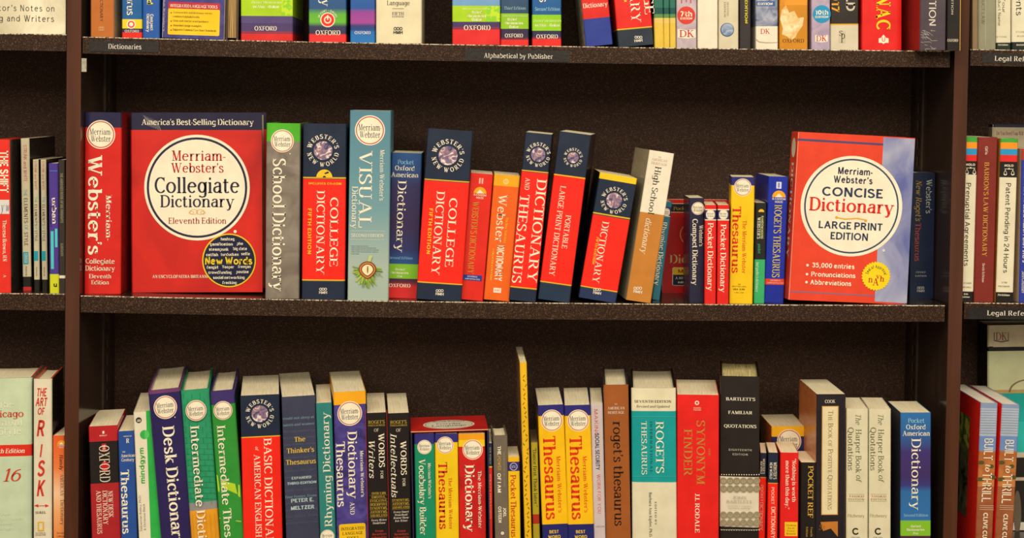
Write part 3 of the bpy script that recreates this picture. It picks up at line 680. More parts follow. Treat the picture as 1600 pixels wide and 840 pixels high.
# ------------------------------------------------------------------ middle shelf, middle bay
def mb(label, tl, tr, bl, **k):
    k.setdefault('group', GM)
    return Book(k.pop('name', 'book'), label, tl, tr, bl, row='m', **k)
RED, NAVY, YEL = '#ee281a', '#1f2a40', '#e0b628'
b = mb('thick red collegiate dictionary spine with navy top at left end', (132.5, 175), (190, 176), (131.5, 458), hard=True, set=.022, D=.15, bulge=.004, bands=[('#272546', 199), ('#d02620', 458)], side='#8c1c1c')  # side: the flank's shade is put into its darker red
b.badge(158, 210, 22.5, '#b8322c').T("Webster's", 149, 320, 157, 21.5, f='S').T('Merriam-', 170.5, 340, 72, 9, f='m').T('Collegiate', 157, 407.5, 46, 8, 'h', f='m').T('Dictionary', 157, 418.5, 47, 8, 'h', f='m').T('Eleventh', 157, 431, 35, 6.6, 'h', f='m').T('Edition', 157, 440.5, 28, 6.6, 'h', f='m').done()
b = mb('faced-out red collegiate dictionary with round white title panel', (203.5, 176), (409, 177), (205.5, 453), kind='face', hard=True, set=.045, D=.05, bands=[('#272540', 203), ('swirl:#b41d18:#d8281c:9', 453)])
random.seed(9)
for i in range(9):
    x = 222+i*2.6; b.Pg([(x, 178+i), (x+7, 186+i*1.5), (x+9, 196+i), (x+8.2, 196+i), (x+6.4, 187+i*1.5)], '#8c8690', part='wrap_crease_glint')  # glints on the plastic wrap painted as light crease lines
b.T("America's Best-Selling Dictionary", 309, 190.5, 176, 9.5, 'h', f='m')
b.Dk(308, 293, 82.5, '#efe8cf', part='title_panel', n=64).Dk(308, 293, 78.5, '#2b2a45', inner=.955, part='title_panel', n=64)
b.T('Merriam-', 310.5, 243, 85, 16, 'h', '#b8312c', 'm').T("Webster's", 308.5, 262, 83, 15, 'h', '#b8312c', 'm').T('Collegiate', 308, 289, 134, 25, 'h', '#2d2a40', 'm').T('Dictionary', 308.5, 314, 117, 19, 'h', '#2d2a40', 'm').T('Eleventh Edition', 308.5, 344.5, 91, 9.5, 'h', '#a3342c', 'm')
for k in (-1, 1): b.Dk(308+k*5, 331, 6.5, '#d8a83c', ry=4, inner=.86, part='title_panel').Dk(308+k*9, 332, 4, '#d8a83c', ry=2.6, inner=.8, part='title_panel')
b.Dk(367.5, 361.5, 2.4, W_, part='title_panel')
b.T('AN ENCYCLOP\u00c6DIA BRITANNICA COMPANY'.replace('\u00c6', 'AE'), 301, 431.5, 126, 5, 'h', f='m')
b.Dk(358, 406.5, 42, '#e8c41c', part='new_words_sticker', n=48).Dk(358, 406.5, 40, '#1f2240', part='new_words_sticker', n=48)
for t, x, y, L in (('hashtag', 356, 373, 22), ('gamification', 346, 381, 36), ('pho', 375, 380, 10), ('steampunk', 342, 389, 31), ('big data', 375, 388, 22), ('catfish', 331.5, 397.5, 19), ('turducken', 359, 397, 28), ('selfie', 384, 396, 14), ('fangirl', 332, 417, 18), ('Yooper', 356.5, 416.5, 19), ('freegan', 382, 416, 20), ('crowdfunding', 344, 425, 37), ('poutine', 379, 424, 20), ('social networking', 358, 433, 50), ('fracking', 359, 441, 23)):
    b.T(t, x, y, L, 4.6, 'h', W_, 'N', part='new_words_sticker')
b.T('New Words', 357.5, 407, 75, 12, 'h', '#efd02a', 'N', part='new_words_sticker')
b.done()
b = mb('grey school dictionary spine with a bright green top', (416.5, 192), (469.5, 192), (414.5, 463), hard=True, set=.008, D=.14, bulge=.003, bands=[('#4fae2c', 221), ('swirl:#6c635a:#8c8378:30', 463)], side='#7c746a')
b.badge(441.5, 220, 18, '#b85048').T('School Dictionary', 436, 351, 208, 20, f='m').Dk(453.5, 240, .9, W_).done()
def nw_bands(y1, y2, yb): return [(NAVY, y1), (YEL, y1+1.6), ('#3b4a3c', y1+2.6), (RED, y2), (YEL, y2+1.6), ('#3b4a3c', y2+2.6), (NAVY, yb)]
b = mb('upright red college dictionary spine with globe emblem and disc symbol', (474, 192.5), (541.5, 193), (471.5, 465), hard=True, set=.006, D=.15, bulge=.0025, bands=[(NAVY, 276.5), (YEL, 278.5), ('#3b4a3c', 279.6), (RED, 436), (YEL, 437.8), ('#3b4a3c', 439), (NAVY, 465)], side='#262c40')
b.wnw(505, 235, 27).Dk(507, 277, 12.5, '#e8c02c', a0=0, a1=180, part='disc_symbol').Dk(507, 277, 2.6, NAVY, a0=0, a1=180, part='disc_symbol').Pg([(507, 270), (513, 267.5), (514.5, 270), (508, 272)], NAVY, 'disc_symbol')
b.T('INCLUDES CD-ROM', 508, 286.5, 51, 3.4, 'h', '#ecc42c', 'N', .1).T('COLLEGE', 522, 362, 109, 12.5).T('DICTIONARY', 501, 363, 132, 12.5).T('FIFTH EDITION', 484, 361, 72, 5.6, col='#e8c02c', f='N', track=.1).hmh(505, 454, 13).done()
b = mb('tall pale blue visual dictionary with an opened chestnut picture', (547, 172), (611, 173.5), (543, 466), set=.001, D=.12, yaw=1, grad=[(170, '#4f7f94'), (260, '#5c8c9c'), (330, '#6e98a2'), (420, '#a2b4aa'), (470, '#9cb0a6')])
b.badge(578, 203.5, 23.5, '#b8403a').T('VISUAL', 571, 295.5, 122, 20, f='s').T("Merriam-Webster's", 597, 273.5, 80, 7, f='s').T('Dictionary', 554.5, 324, 67, 9.5, f='s')
b.R(549, 360.5, 602, 361, '#dcd8c4').T('SECOND EDITION', 574.5, 367.5, 51, 5.2, 'h', f='s').R(548, 374, 601, 374.5, '#dcd8c4')
for i, l in enumerate((27, 39, 43, 42, 12)): b.T(('House of plant fruit nut kernel husk seed ' * 2)[:int(l*1.1)], 549+l/2, 384+i*3, l, 1.6, 'h', '#54605c', 'n')
random.seed(7)
for i in range(70):
    a = math.radians(random.uniform(-205, 25)); r0 = 9; r1 = random.uniform(15, 26); cx, cy = 574.5, 421
    x0, y0, x1, y1 = cx+r0*math.cos(a), cy-r0*math.sin(a), cx+r1*math.cos(a+random.uniform(-.25, .25)), cy-r1*math.sin(a)+3
    b.Pg([(x0-1.6, y0), (x1-.5, y1-1), (x1+1.2, y1+1), (x0+1.6, y0+1)], random.choice(['#8cab3c', '#a8bc4c', '#6f9440']), 'printed_picture')
b.Pg([(573, 411), (577, 398.5), (582, 399), (578, 412)], '#b8c87c', 'printed_picture')
def nut(r, col): b.Pg([(574.3+r*math.cos(t)*1.0, 421+r*.95*(-math.sin(t) if math.sin(t) > 0 else abs(math.sin(t))**1.3*1.1*(1-.25*abs(math.cos(t))))) for t in [math.radians(i*15) for i in range(24)]], col, 'printed_picture')
nut(14, '#6c2f1c'); nut(12.5, '#c87c3c'); nut(10, '#5c2a1a'); nut(8.6, '#efe4b4'); b.Dk(574.6, 420.5, 1.1, '#8c5c2c', ry=6, part='printed_picture')
b.done()
def poa(b, dx, top, s=1.0, x0=0):
    """printing shared by the two blue pocket dictionaries: coordinates follow the spine"""
b = mb('blue and violet pocket dictionary leaning right on middle shelf', (612, 238), (659.5, 238.5), (605.5, 462), set=.028, D=.1,
       grad=[(236, '#1d4a84'), (262, '#20467f'), (290, '#2c2a5a'), (350, '#33234e'), (390, '#2a2f66'), (405, '#1f4a86'), (411.5, '#1f4a86'), (412.2, '#7cb82a'), (434.4, '#7cb82a'), (435, '#33203c'), (440, '#5c2038'), (447, '#c82628'), (465, '#d42624')])
b.T('Pocket', 634, 253, 25.5, 7, 'h', '#8cc4dc').T('Oxford', 632.5, 262.5, 31, 7.6, 'h', f='m').T('American', 632.5, 273, 43, 7.6, 'h', f='m').T('Dictionary', 627, 338, 113, 13.5).T('Second Edition', 626.5, 402.5, 37, 4, 'h', '#8cb8d8').T('Oxford', 625.5, 420.5, 16, 3.4, 'h', f='N').T('Dictionaries', 624.5, 425.8, 28, 3.4, 'h', f='N').T('Pro', 624.5, 431.2, 8, 3.4, 'h', f='N').T('OXFORD', 624.5, 445.7, 34, 5.6, 'h', f='m').done()
b = mb('large leaning red college dictionary spine with globe emblem, no disc symbol', (668.5, 200), (739.3, 202.5), (650.3, 466), hard=True, set=.001, D=.15, yaw=1, bulge=.001, bands=nw_bands(281.5, 439, 466), side='#20242e')
b.wnw(700, 243, 27.5).T('COLLEGE', 705, 363, 109, 12.5).T('DICTIONARY', 684.5, 364, 132, 12.5).T('FIFTH EDITION', 671.5, 361, 72, 5.6, col='#e8c02c', f='N', track=.1).hmh(687, 456.5, 13).done()
b = mb('slim red dictionary spine with faded yellow title and sun mark', (735.2, 269.5), (770.8, 270), (719.5, 462.5), set=.012, D=.1, col='#dc2b1e')
b.R(748.5, 278, 755, 287, '#e8ac9c', 'publisher_mark').R(751, 278, 752.5, 287, '#dc2b1e', 'publisher_mark').sun(750, 302, 20).T("WEBSTER'S DICTIONARY", 739.5, 371, 114, 10, col='#c89a34').R(722.5, 429.2, 753, 438, '#2a3a8c').T('REVISED', 738, 431.8, 16, 2.2, 'h', '#c8ccdc', 'N').T('AND UPDATED', 738, 435.6, 24, 2.2, 'h', '#c8ccdc', 'N').done()
b = mb('orange dictionary spine with a yellow top, leaning on middle shelf', (772.3, 271.5), (813, 272), (756.2, 463.5), set=.011, D=.1, bands=[('#eaa81e', 291), ('#e8641c', 463.5)])
b.Dk(790.5, 283.5, 4, '#f4e0a0', inner=.75).T('S', 790.5, 283.5, 3, 4.5, 'h', '#f4e0a0', 'n', part='logo_badge').T('Webster', 783, 341, 76, 13.5, f='s').T('DICTIONARY', 780.5, 411, 56, 11.5, f='N').T('The New American', 790.8, 359.5, 40, 4.4, col='#eecb3c', f='s').T('FOURTH EDITION', 769, 413, 50, 2.8, col='#eecb3c', f='S').R(771, 449.5, 783, 457, '#efe0cc', 'publisher_mark').T('SIGNET', 777, 453.3, 9, 3, 'h', '#c8642c', 'n', part='publisher_mark').done()
b = mb('leaning red dictionary and thesaurus spine with globe emblem', (821, 206), (863, 208), (795.5, 463.5), set=.006, D=.12, yaw=-4, bands=nw_bands(267.5, 446.5, 464), side='#1c2030')
b.wnw(841, 241.5, 20.5).T('DICTIONARY', 839, 360.5, 163, 15).T('THESAURUS', 813.5, 373, 140, 14.5).T('AND', 824, 287, 19.5, 7).done()
b = mb('leaning red large print portable dictionary with plain navy top', (874, 204.5), (923.5, 209.5), (840.8, 462.5), set=.006, D=.12, yaw=-8, bands=[(NAVY, 275.5), (YEL, 277.5), (RED, 438), (YEL, 439.6), ('#3b4a3c', 441), ('#23344e', 468)], side='#27231f')
b.wnw(895.5, 246, 16).T('PORTABLE', 885, 362, 53, 8.4).T('LARGE PRINT DICTIONARY', 871, 360.5, 142, 8.6).done()
b = mb('leaning short red dictionary spine with yellow top edge', (937.5, 269), (996, 276), (905.3, 457), set=.002, D=.12, bands=[('#ecc81c', 283.5), (NAVY, 337.5), (YEL, 339.5), ('#3b4a3c', 341), (RED, 445.5), (YEL, 447), ('#3b4a3c', 448.3), ('#24345a', 468)], side='#20242e')
b.wnw(959.5, 313, 22.5).T('DICTIONARY', 938.5, 394, 98, 11).T('FIFTH EDITION', 930.5, 391.5, 43, 3.8, col='#e8c02c', f='N', track=.05).hmh(933, 455, 13).done()
b = mb('leaning high school dictionary, white above and tan below', (1015.2, 234), (1053.8, 238.5), (979.3, 462.5), set=.003, D=.115, yaw=4.5, bands=[('#e8e0cc', 335.5), ('#c07e34', 465)], side='#b0a488')
b.T('THE', 1031, 245.5, 5, 2.5, 'h', '#b89c6c').T('AMERICAN', 1030.5, 250, 25, 3.6, 'h', '#b89c6c').T('HERITAGE', 1030, 255.8, 25, 3.6, 'h', '#b89c6c').T('High School', 1023, 297.5, 76, 9.5, col='#2c2a28', f='s').T('dictionary', 1010, 368, 56, 9.5, f='i').hmh(996.5, 453, 14).done()
b = mb('thin teal rhyming dictionary leaning against the tan spine', (1038.5, 314), (1050.5, 315), (1019.5, 461), set=.04, D=.07, bands=[('#2c7084', 323), ('#2a3468', 337), ('#cfc8a8', 338.5), ('#2c6f84', 461)])
b.badge(1041.5, 331.5, 6.5, '#b85048', rx=5.4).T('Rhyming Dictionary', 1032.5, 396, 100, 8.4, f='m').done()
b = mb('red pocket dictionary faced out, pushed back behind the compact spines', (1036, 311.5), (1138, 311.5), (1034, 456.5), kind='face', set=.125, D=.018, bands=[('#c41f20', 317.5), ('#c8b08c', 318.7), ('#241f28', 331), ('#c8b08c', 332.2), ('#c41f20', 456.5)])
b.T('Pocket', 1065, 325.5, 26, 5.4, 'h', '#b89434').T('Dictionary', 1093, 404.5, 94, 14, 'h', '#d8bc84', 'm').Dk(1100, 366, 38, '#c8a06c', ry=24, inner=.96, part='printed_panel').R(1050.5, 417.5, 1092, 446, '#d8cfb4', r=2).R(1051.5, 418.3, 1092, 429, '#e8c428').R(1051.5, 429, 1092, 445.3, '#1d2444').T('MORE', 1076, 423.5, 34, 5, 'h', '#b8502c', 'N').T('A NEW', 1064, 434, 18, 3.8, 'h', f='m').T('edition', 1068, 440.5, 18, 3.4, 'h', f='N').done()
b = mb('dark navy compact dictionary spine with small round badge', (1076.8, 309), (1100.3, 309.5), (1076.5, 467.5), set=.02, D=.1, col='#25253f', bt=(1074, 307.5))
b.badge(1090.5, 325.5, 10, '#b85048').T('Compact Dictionary', 1086, 393.5, 104, 8.2, f='m').T("Webster's", 1095.5, 368, 33.5, 6, f='m').done()
for i, (x0, x1, xb) in enumerate(((1101.8, 1119.3, 1100.8), (1121.3, 1139.6, 1120))):
    b = mb('red pocket dictionary spine, %s of the matching pair' % ('left' if i == 0 else 'right'), (x0, 320), (x1, 320), (xb, 474), set=.002, D=.1, bt=(x0-5, 314), bands=[('#dc241e', 326.5), ('#e8dccb', 328.2), ('#2f2d62', 342.5), ('#e8dccb', 344.2), ('#dc241e', 474)])
    b.badge(x0+8.3+i*.8, 335, 8, '#b89090', rx=7).T('Pocket Dictionary', x0+8.2+i*.6, 401+i*2.5, 107, 8.8, f='m').done()
b = mb('bright yellow thesaurus spine with navy top and red title', (1142.8, 276), (1179.2, 275.5), (1139.5, 467), set=.012, D=.1, bt=(1139.5, 272.5), bands=[('#2b2c74', 289.5), ('#ecc416', 467)])
b.badge(1160.5, 292.5, 13.8, '#c8403a').T('Thesaurus', 1150.5, 374.5, 105, 13, col='#d23220', f='S').T('The Merriam-Webster', 1163, 385.5, 83, 6.2, col='#d23220', f='s').T('THE', 1155, 444, 5, 1.8, 'h', '#5c4c18', 'n').T('BESTSELLING', 1155, 447.2, 22, 1.8, 'h', '#5c4c18', 'n').T('USA $5.99', 1154.5, 451.6, 18, 2.6, 'h', '#3c3010', 'N').T('CAN $7.50', 1154.5, 456.6, 15, 2, 'h', '#6c5c20', 'n').done()
b = mb('small black and green pocket dictionary spine', (1181, 316.5), (1197.7, 316.5), (1177.8, 466.5), set=.016, D=.09, yaw=-2, bands=[('#1f2322', 405), ('#37ac6c', 467)])
b.Dk(1189.5, 331, 4.5, '#e8b820', a0=0, a1=180, part='publisher_mark').T('RANDOM HOUSE', 1191, 355, 36, 3.4, col='#c8cf84', f='N').T("WEBSTER'S", 1185.8, 356, 34, 5, col='#dcdcc8', f='S').T('pocket', 1186.5, 388, 15, 4.4, col='#58b48c', f='i').T('bad speller\u2019s dictionary'.replace('\u2019', "'"), 1183.3, 432.5, 47, 4.4, col='#dff0d8', f='i').done()
b = mb("royal blue thesaurus spine with yellow capitals and sun mark", (1201, 275), (1231.8, 275), (1194, 465), set=.02, D=.1, bands=[('#1c30a8', 435), ('#d8402c', 444), ('#1b2c9c', 466)])
b.R(1213, 284, 1221, 294.5, '#d8dcea', 'publisher_mark').R(1215.5, 285.5, 1218.5, 293, '#7c88c0', 'publisher_mark').sun(1217, 308, 21).T("ROGET'S THESAURUS", 1214, 376.5, 114, 11.5, col='#e8cf30').T('REVISED', 1211.5, 437.8, 16, 2.4, 'h', '#e8b0a0', 'N').T('AND UPDATED', 1211.5, 441.6, 26, 2.4, 'h', '#e8b0a0', 'N').done()
b = mb('faced-out orange red and lavender concise dictionary, large print', (1247.3, 206), (1430, 216), (1232, 468), kind='face', set=.004, D=.036, yaw=4, bands=[('#e0452c', 470)])
OR = '#e0452c'
b.Pg([(1380.5, 214.4), (1429.6, 217), (1416.8, 473.5), (1366.5, 470.6)], 'swirl:#5c64a4:#a4a8c4:12').Pg([(1247, 216), (1380, 224), (1380, 227.2), (1247, 219.5)], '#4c4a74').Pg([(1234, 454), (1367, 461), (1367, 462.6), (1234, 455.8)], '#7c6c90')
b.Dk(1330.5, 322, 79.5, '#efe9d2', ry=78.5, part='title_panel', n=64).Dk(1330.5, 322, 74, '#3b4a62', inner=.965, part='title_panel', n=64)
b.T('Merriam-', 1336.5, 267.5, 55, 11, 'h', '#33334a', 'N').T("Webster's", 1333, 281, 62, 11, 'h', '#33334a', 'N').T('CONCISE', 1332, 300.5, 97, 14.5, 'h', '#33405a', 'N').T('Dictionary', 1331, 321, 134, 21, 'h', '#d8342a', 'S').T('LARGE PRINT', 1329, 352.5, 101, 11.5, 'h', '#33405a', 'N').T('EDITION', 1327, 369, 60, 11.5, 'h', '#33405a', 'N')
b.Pg([(1306, 338.5), (1320, 341), (1340, 340), (1352, 342.5), (1352, 344), (1338, 342), (1320, 343.2), (1306, 340.6)], '#e0b03c', 'title_panel').Dk(1307, 339.5, 2.2, '#e0a834', part='title_panel').Dk(1352.5, 344.5, 2.2, '#e0a834', part='title_panel').Dk(1380.5, 391, 2.2, '#d8d4dc', part='title_panel')
for t, x, y, L in (('35,000 entries', 1302, 415, 67), ('Pronunciations', 1302, 429, 70), ('Abbreviations', 1298, 441.5, 65)):
    b.T(t, x, y, L, 7.6, 'h', W_, 'N').Dk(1261.5-(y-415)*.06, y-1, 2, W_, part='lettering')
b.Dk(1368.5, 431, 23, '#f0d41c', part='approval_seal', n=60, star=.09).arc('Seal of Approval', 1368.5, 431, 12.5, 5, 160, True, '#3c3a2c', 'N', 'approval_seal')
b.T('n', 1360, 436, 7, 10, 'h', '#c0392b', 'S', part='approval_seal').T('A', 1368, 440, 10, 11, 'h', '#c0392b', 'S', part='approval_seal').T('v', 1371.5, 431, 6, 8, 'h', '#c0392b', 'S', part='approval_seal').T('h', 1378, 435, 7, 9, 'h', '#c0392b', 'S', part='approval_seal')
b.done()
# printed spine of the faced-out book: lettering on its left flank
def flank(b, txt, z0, z1, cap, col, d0, st='S'):
    V, F, W, _ = textmesh(txt, st); k = (z0-z1)/W
    build('spine_lettering', [(-.0003, d0-(c-.5)*cap, z0-a*k) for a, c in V], F, [mat(col)], b.e)
flank(b, 'DICTIONARY', b.H*.82, b.H*.24, .011, '#efe6d0', .018)
Vb = []; Fb = []
for i in range(24): Vb.append((-.0003, .018+.010*math.cos(i*math.pi/12), b.H*.905+.014*math.sin(i*math.pi/12)))
build('spine_badge', Vb, [tuple(range(24))], [mat('#e6dcc4')], b.e)
b = mb('dark navy thesaurus spine standing back at the right end', (1423.5, 269.5), (1462, 270), (1420.5, 465.5), hard=True, th=.002, set=.072, D=.11, col='#14213c')
b.T("Webster's", 1451.5, 306.5, 54, 9, col='#a8aca4').T("New Roget's", 1435.5, 313, 64, 9, col='#b08c3c', f='i').T('Thesaurus', 1434, 378, 60, 9, col='#b0402c').T('OFFICE', 1438.8, 425, 16, 2.6, 'h', '#a0a09c').T('EDITION', 1438.8, 430.8, 18, 2.6, 'h', '#a0a09c').hmh(1438.5, 452, 12, '#a0a09c').done()

# ------------------------------------------------------------------ middle shelf, right bay
def rb_(label, tl, tr, bl, **k):
    return Book(k.pop('name', 'book'), label, tl, tr, bl, row=k.pop('row', zRm), group=GR, **k)
NB = [('#3f9c38', 222), ('#ec8f1e', 231.8), ('#2a94c8', 241.8), ('#dc2b26', 251.6), ('#1f1b18', 272.6)]
def nolo(b, x, y):
    b.T('NOLO', x, y, 14.5, 3.6, 'h', f='N', part='publisher_mark').R(x-7, y+5, x+7, y+5.7, W_, 'publisher_mark').Dk(x, y+5, 1.2, W_, part='publisher_mark')
    for k in (-1, 1):
        b.Dk(x+k*5.8, y+12.5, 2.8, W_, inner=.5, a0=180, a1=360, n=12, part='publisher_mark').Pg([(x+k*5.8-2.6, y+12), (x+k*5.8, y+6), (x+k*5.8+2.6, y+12), (x+k*5.8+2, y+12), (x+k*5.8, y+7.4), (x+k*5.8-2, y+12)], W_, 'publisher_mark')
b = rb_('cream prenuptial law guide with rainbow stripes beside the upright', (1509.3, 213.5), (1527.8, 213.5), (1502.3, 468), set=.008, D=.12, bands=NB+[('#dcd6bc', 455), ('#1c1917', 468)])
nolo(b, 1516.5, 257); b.T('Prenuptial Agreements', 1511.5, 350.5, 131, 7.6, col='#2f2c26', f='n').T('STONER', 1511.5, 442, 13, 2.4, 'h', '#7c7664', 'n').T('IRVING', 1511, 448.5, 13, 2.4, 'h', '#7c7664', 'n').T('5th', 1509, 459, 7, 2.4, 'h', f='N').T('Edition', 1509, 463.5, 12, 2.4, 'h', f='N').done()
b = rb_('dark red law dictionary spine with gold capitals', (1528.3, 214), (1559, 214.3), (1521.7, 468), set=.008, D=.12, col='#7c2a22')
b.T('Gifis', 1541.5, 235, 13, 4, f='s').T("BARRON'S LAW DICTIONARY", 1540, 327, 148, 7.5, col='#d8a848').T('Sixth Edition', 1536.5, 426, 30, 3.6).done()
b = rb_('cream patent guide spine with rainbow stripes and orange edge', (1564, 216), (1591, 216.5), (1556, 469.5), set=.006, D=.12, side='#c8843c', bands=[('#3f9c38', 222.5), ('#ec8f1e', 232.5), ('#2a94c8', 242), ('#dc2b26', 252.5), ('#1f1b18', 277), ('#e0dac0', 456), ('#1c1917', 470)])
nolo(b, 1576.5, 258.5); b.T('Patent Pending in 24 Hours', 1573.5, 356, 141, 7.8, col='#2f2c26', f='n').T('STIM', 1569, 441, 9, 2.4, 'h', '#7c7664', 'n').T('PRESSMAN', 1568.5, 447, 18, 2.4, 'h', '#7c7664', 'n').T('7th Edition', 1568, 460.5, 19, 3, 'h', f='N').done()
b = rb_('blue legal will spine cut off by the right picture edge', (1596.5, 232), (1618, 232.5), (1592, 470), set=.01, D=.1, bands=[('#a83c34', 250), ('#2c3c9c', 470)], side='#cfc6a8')
b.T('MAKE YOUR OWN LEGAL WILL IN 7 EASY STEPS', 1602, 335, 150, 6, f='N').T('SelfCounsel', 1599, 440, 34, 5, f='i').done()
b = rb_('cream and navy book faced out behind the rainbow striped guides', (1551, 194), (1642, 195), (1546, 452), kind='face', set=.135, D=.02, bands=[('#22223c', 199), ('#b0a68c', 452)])
b.T('Do You Need Your Will', 1578, 208, 42, 6, 'h', '#8c3c34', 'm').done()

# ------------------------------------------------------------------ lower shelf, left bay
def lb_(label, tl, tr, bl, **k):
    return Book('book', label, tl, tr, bl, row='b', group=GL, **k)
b = lb_('thick mint green style manual with a red edition band', (-46, 591), (50.5, 591), (-46, 840), hard=True, set=.006, D=.17, bulge=.003, bt=(-24, 571), inner='#cc4a2a', bands=[('#c4d4b4', 694.5), ('#d8301f', 712.5), ('#c0d2b4', 870)])
b.T('The', 10, 631, 23, 11, 'h', '#dfe3cc', 'm').T('Chicago', 9, 645.5, 57, 11, 'h', '#c8402c', 'm').T('Manual', 8, 659, 56, 11, 'h', '#dfe3cc', 'm').T('of Style', 7, 673, 54, 11, 'h', '#dfe3cc', 'm').T('16th Edition', 14, 703.5, 50, 7, 'h', f='I').T('16', 18, 741, 28, 20, 'h', '#c8402c', 'i')
for i, (t, L) in enumerate((('The', 22), ('University of Chicago', 60), ('Press', 26), ('Chicago', 30))): b.T(t, 6, 802+i*7.6, L, 4, 'h', '#d8e0c8', 's')
b.done()
b = lb_('cream hardback spine with slanted tall red capitals', (52.5, 591.5), (81.5, 591.5), (52.5, 840), hard=True, set=.006, D=.13, bulge=.002, bt=(71, 573), inner='#cc4a2a', col='#dcd4bc', side='#2a2320')
b.T('THE', 65, 612, 16, 13, 'h', '#cc3526', 'Z').T('ART', 64.5, 627, 18, 13, 'h', '#cc3526', 'Z').T('OF', 64, 641.5, 11, 11, 'h', '#cc3526', 'Z')
for t, y in (('R', 668.5), ('I', 706), ('S', 731), ('K', 762)): b.T(t, 63.5, y-.5 if t != 'I' else 703, 13 if t != 'I' else 3.5, 25 if t != 'I' else 20, 'h', '#cc3526', 'Z')
b.R(54, 788.6, 76, 789.5, '#cc3526').Pg([(54, 789), (60, 786.5), (60, 791.5)], '#cc3526').Pg([(77, 789), (71, 786.5), (71, 791.5)], '#cc3526').T('SUKEL', 64, 799.5, 17, 3.6, 'h', '#3c342c', 'm').R(59.5, 814, 69, 828.5, '#dcae2c', 'publisher_mark').R(61.6, 816.3, 66.9, 826.2, '#dcd4bc', 'publisher_mark').T('NATIONAL', 64, 831.5, 16, 2, 'h', '#5c5044', 'm', part='publisher_mark').T('GEOGRAPHIC', 64, 834.5, 17, 2, 'h', '#5c5044', 'm', part='publisher_mark').done()
b = lb_('orange american dictionary spine beside the left upright', (82.5, 680), (101, 680), (83.2, 840), set=.008, D=.1, grad=[(678, '#dc5a24'), (730, '#e4783c'), (770, '#ecc49c'), (800, '#e8a468'), (850, '#e07c34')])
b.sun(96, 694, 13).T('Handy', 96, 722, 25, 5.6, col='#3c342c', f='I').T('AMERICAN', 97, 757, 34, 5.4, col='#8c5c4c').T('Dictionary', 97.5, 800, 40, 5.6, col='#8c5c4c').T('Second', 95, 832, 13, 2.6, 'h', '#5c4438').T('Edition', 95, 837, 13, 2.6, 'h', '#5c4438').done()

# ------------------------------------------------------------------ lower shelf, middle bay
def bb(label, tl, tr, bl, bt=None, **k):
    k.setdefault('group', GB)
    return Book(k.pop('name', 'book'), label, tl, tr, bl, row=k.pop('row', 'b'), bt=bt, **k)
RB_ = '#a3222a'
b = bb('red desk dictionary and thesaurus with a black title block', (138.3, 666), (184, 665.5), (143.5, 840), (153, 640), set=.008, bands=[('#b4242a', 689), ('#221d1c', 754.5), ('#a8262c', 870)])
b.R(160, 673, 163, 677, W_, 'publisher_mark').T('BERKLEY', 161.5, 680, 12, 2, 'h', f='n', part='publisher_mark').R(159, 692.5, 166, 704, '#b4242a').T('THE', 162.5, 698.5, 9, 3.6, f='n').Dk(164, 728, 6, '#c4242c', ry=8, part='printed_panel').T('OXFORD', 163.5, 724, 58, 16, col='#e0d4c0', f='s').T('NEW DESK', 173, 787, 42, 7.4).T('DICTIONARY', 164.5, 792.5, 54, 7.4).T('AND THESAURUS', 155, 799.5, 68, 7.4).done()
b = bb('blue century thesaurus spine leaning left on the lower shelf', (184.5, 673.5), (209.5, 672.5), (189.5, 840), (197, 648), set=.008, col='#28509c')
b.T('AMERICAN', 199, 681, 13, 1.8, 'h', f='n', part='publisher_mark').T('R', 199.5, 688, 5, 7, 'h', f='S', part='publisher_mark').T('THE', 193.5, 705.5, 5, 2.2, 'h', f='m').T('American', 200, 711, 22, 5, 'h', f='m').T('Century', 199.8, 717.6, 20, 5, 'h', f='m').T('Thesaurus', 196.5, 783.5, 101, 13, f='S').done()
b = bb('white and green puzzle book leaning right to left with upward title', (208.5, 644), (235.5, 640.5), (217, 840), (220, 613), set=.006, col='#e4dec8')
b.Pg([(228, 641.5), (235, 640.7), (254, 840), (235.5, 840)], '#2fb04c').Dk(226, 678.5, 7.2, '#37b34e', a0=90, a1=270, part='printed_panel').Dk(226, 678.5, 7.2, '#5cc468', a0=-90, a1=90, part='printed_panel').Dk(216.7, 656, 4.6, '#3c3a34').T('m', 216.7, 656, 6, 5, 'h', f='I', part='logo_badge').T('mindgym', 221.5, 727, 57, 8, 'u', '#46ac48', 'N').T('Sebastian Bailey, Ph.D.', 219.5, 801, 57, 3.4, 'u', '#8c8878', 'n').T('& Octavius Black', 225.5, 807, 42, 3.4, 'u', '#8c8878', 'n').done()
b = bb('indigo desk dictionary hardback, tallest at the left of the lower shelf', (231.5, 610), (282, 607), (251.5, 840), (246, 572), hard=True, set=.004, bulge=.002, bands=[('#6c3c6c', 613), ('#2b2358', 870)], side='#5c3060')
b.badge(258.5, 635.5, 18.3, '#b8504c').T('Desk Dictionary', 271, 759, 190, 18.5, f='S').Dk(273.5, 651, .8, W_).done()
b = bb('green brick-patterned intermediate dictionary with a yellow ruler foot', (282.5, 610), (327.5, 610), (299, 840), (291, 577), hard=True, set=.006, bulge=.0015, bands=[('#2c9468', 784.5), ('#8c8c8c', 797), ('#e09c24', 870)])
for j in range(20):
    y = 614+j*8.6; xo = (y-610)*.072
    b.Pg([(282.5+xo, y), (327+xo, y), (327+xo, y+.5), (282.5+xo, y+.5)], '#247c58')
    for i in range(4):
        x = 286+xo+i*13+(6 if j % 2 else 0)
        if x < 325+xo: b.Pg([(x, y), (x+.5, y), (x+.9, y+8.6), (x+.4, y+8.6)], '#247c58')
for i in range(6): b.Pg([(300+i*7, 800), (300.5+i*7, 800), (303+i*7, 840), (302.5+i*7, 840)], '#c88420')
b.badge(306.5, 640, 16.3, '#b85048').T('Intermediate Dictionary', 312.5, 781, 236, 13.5, f='m').done()
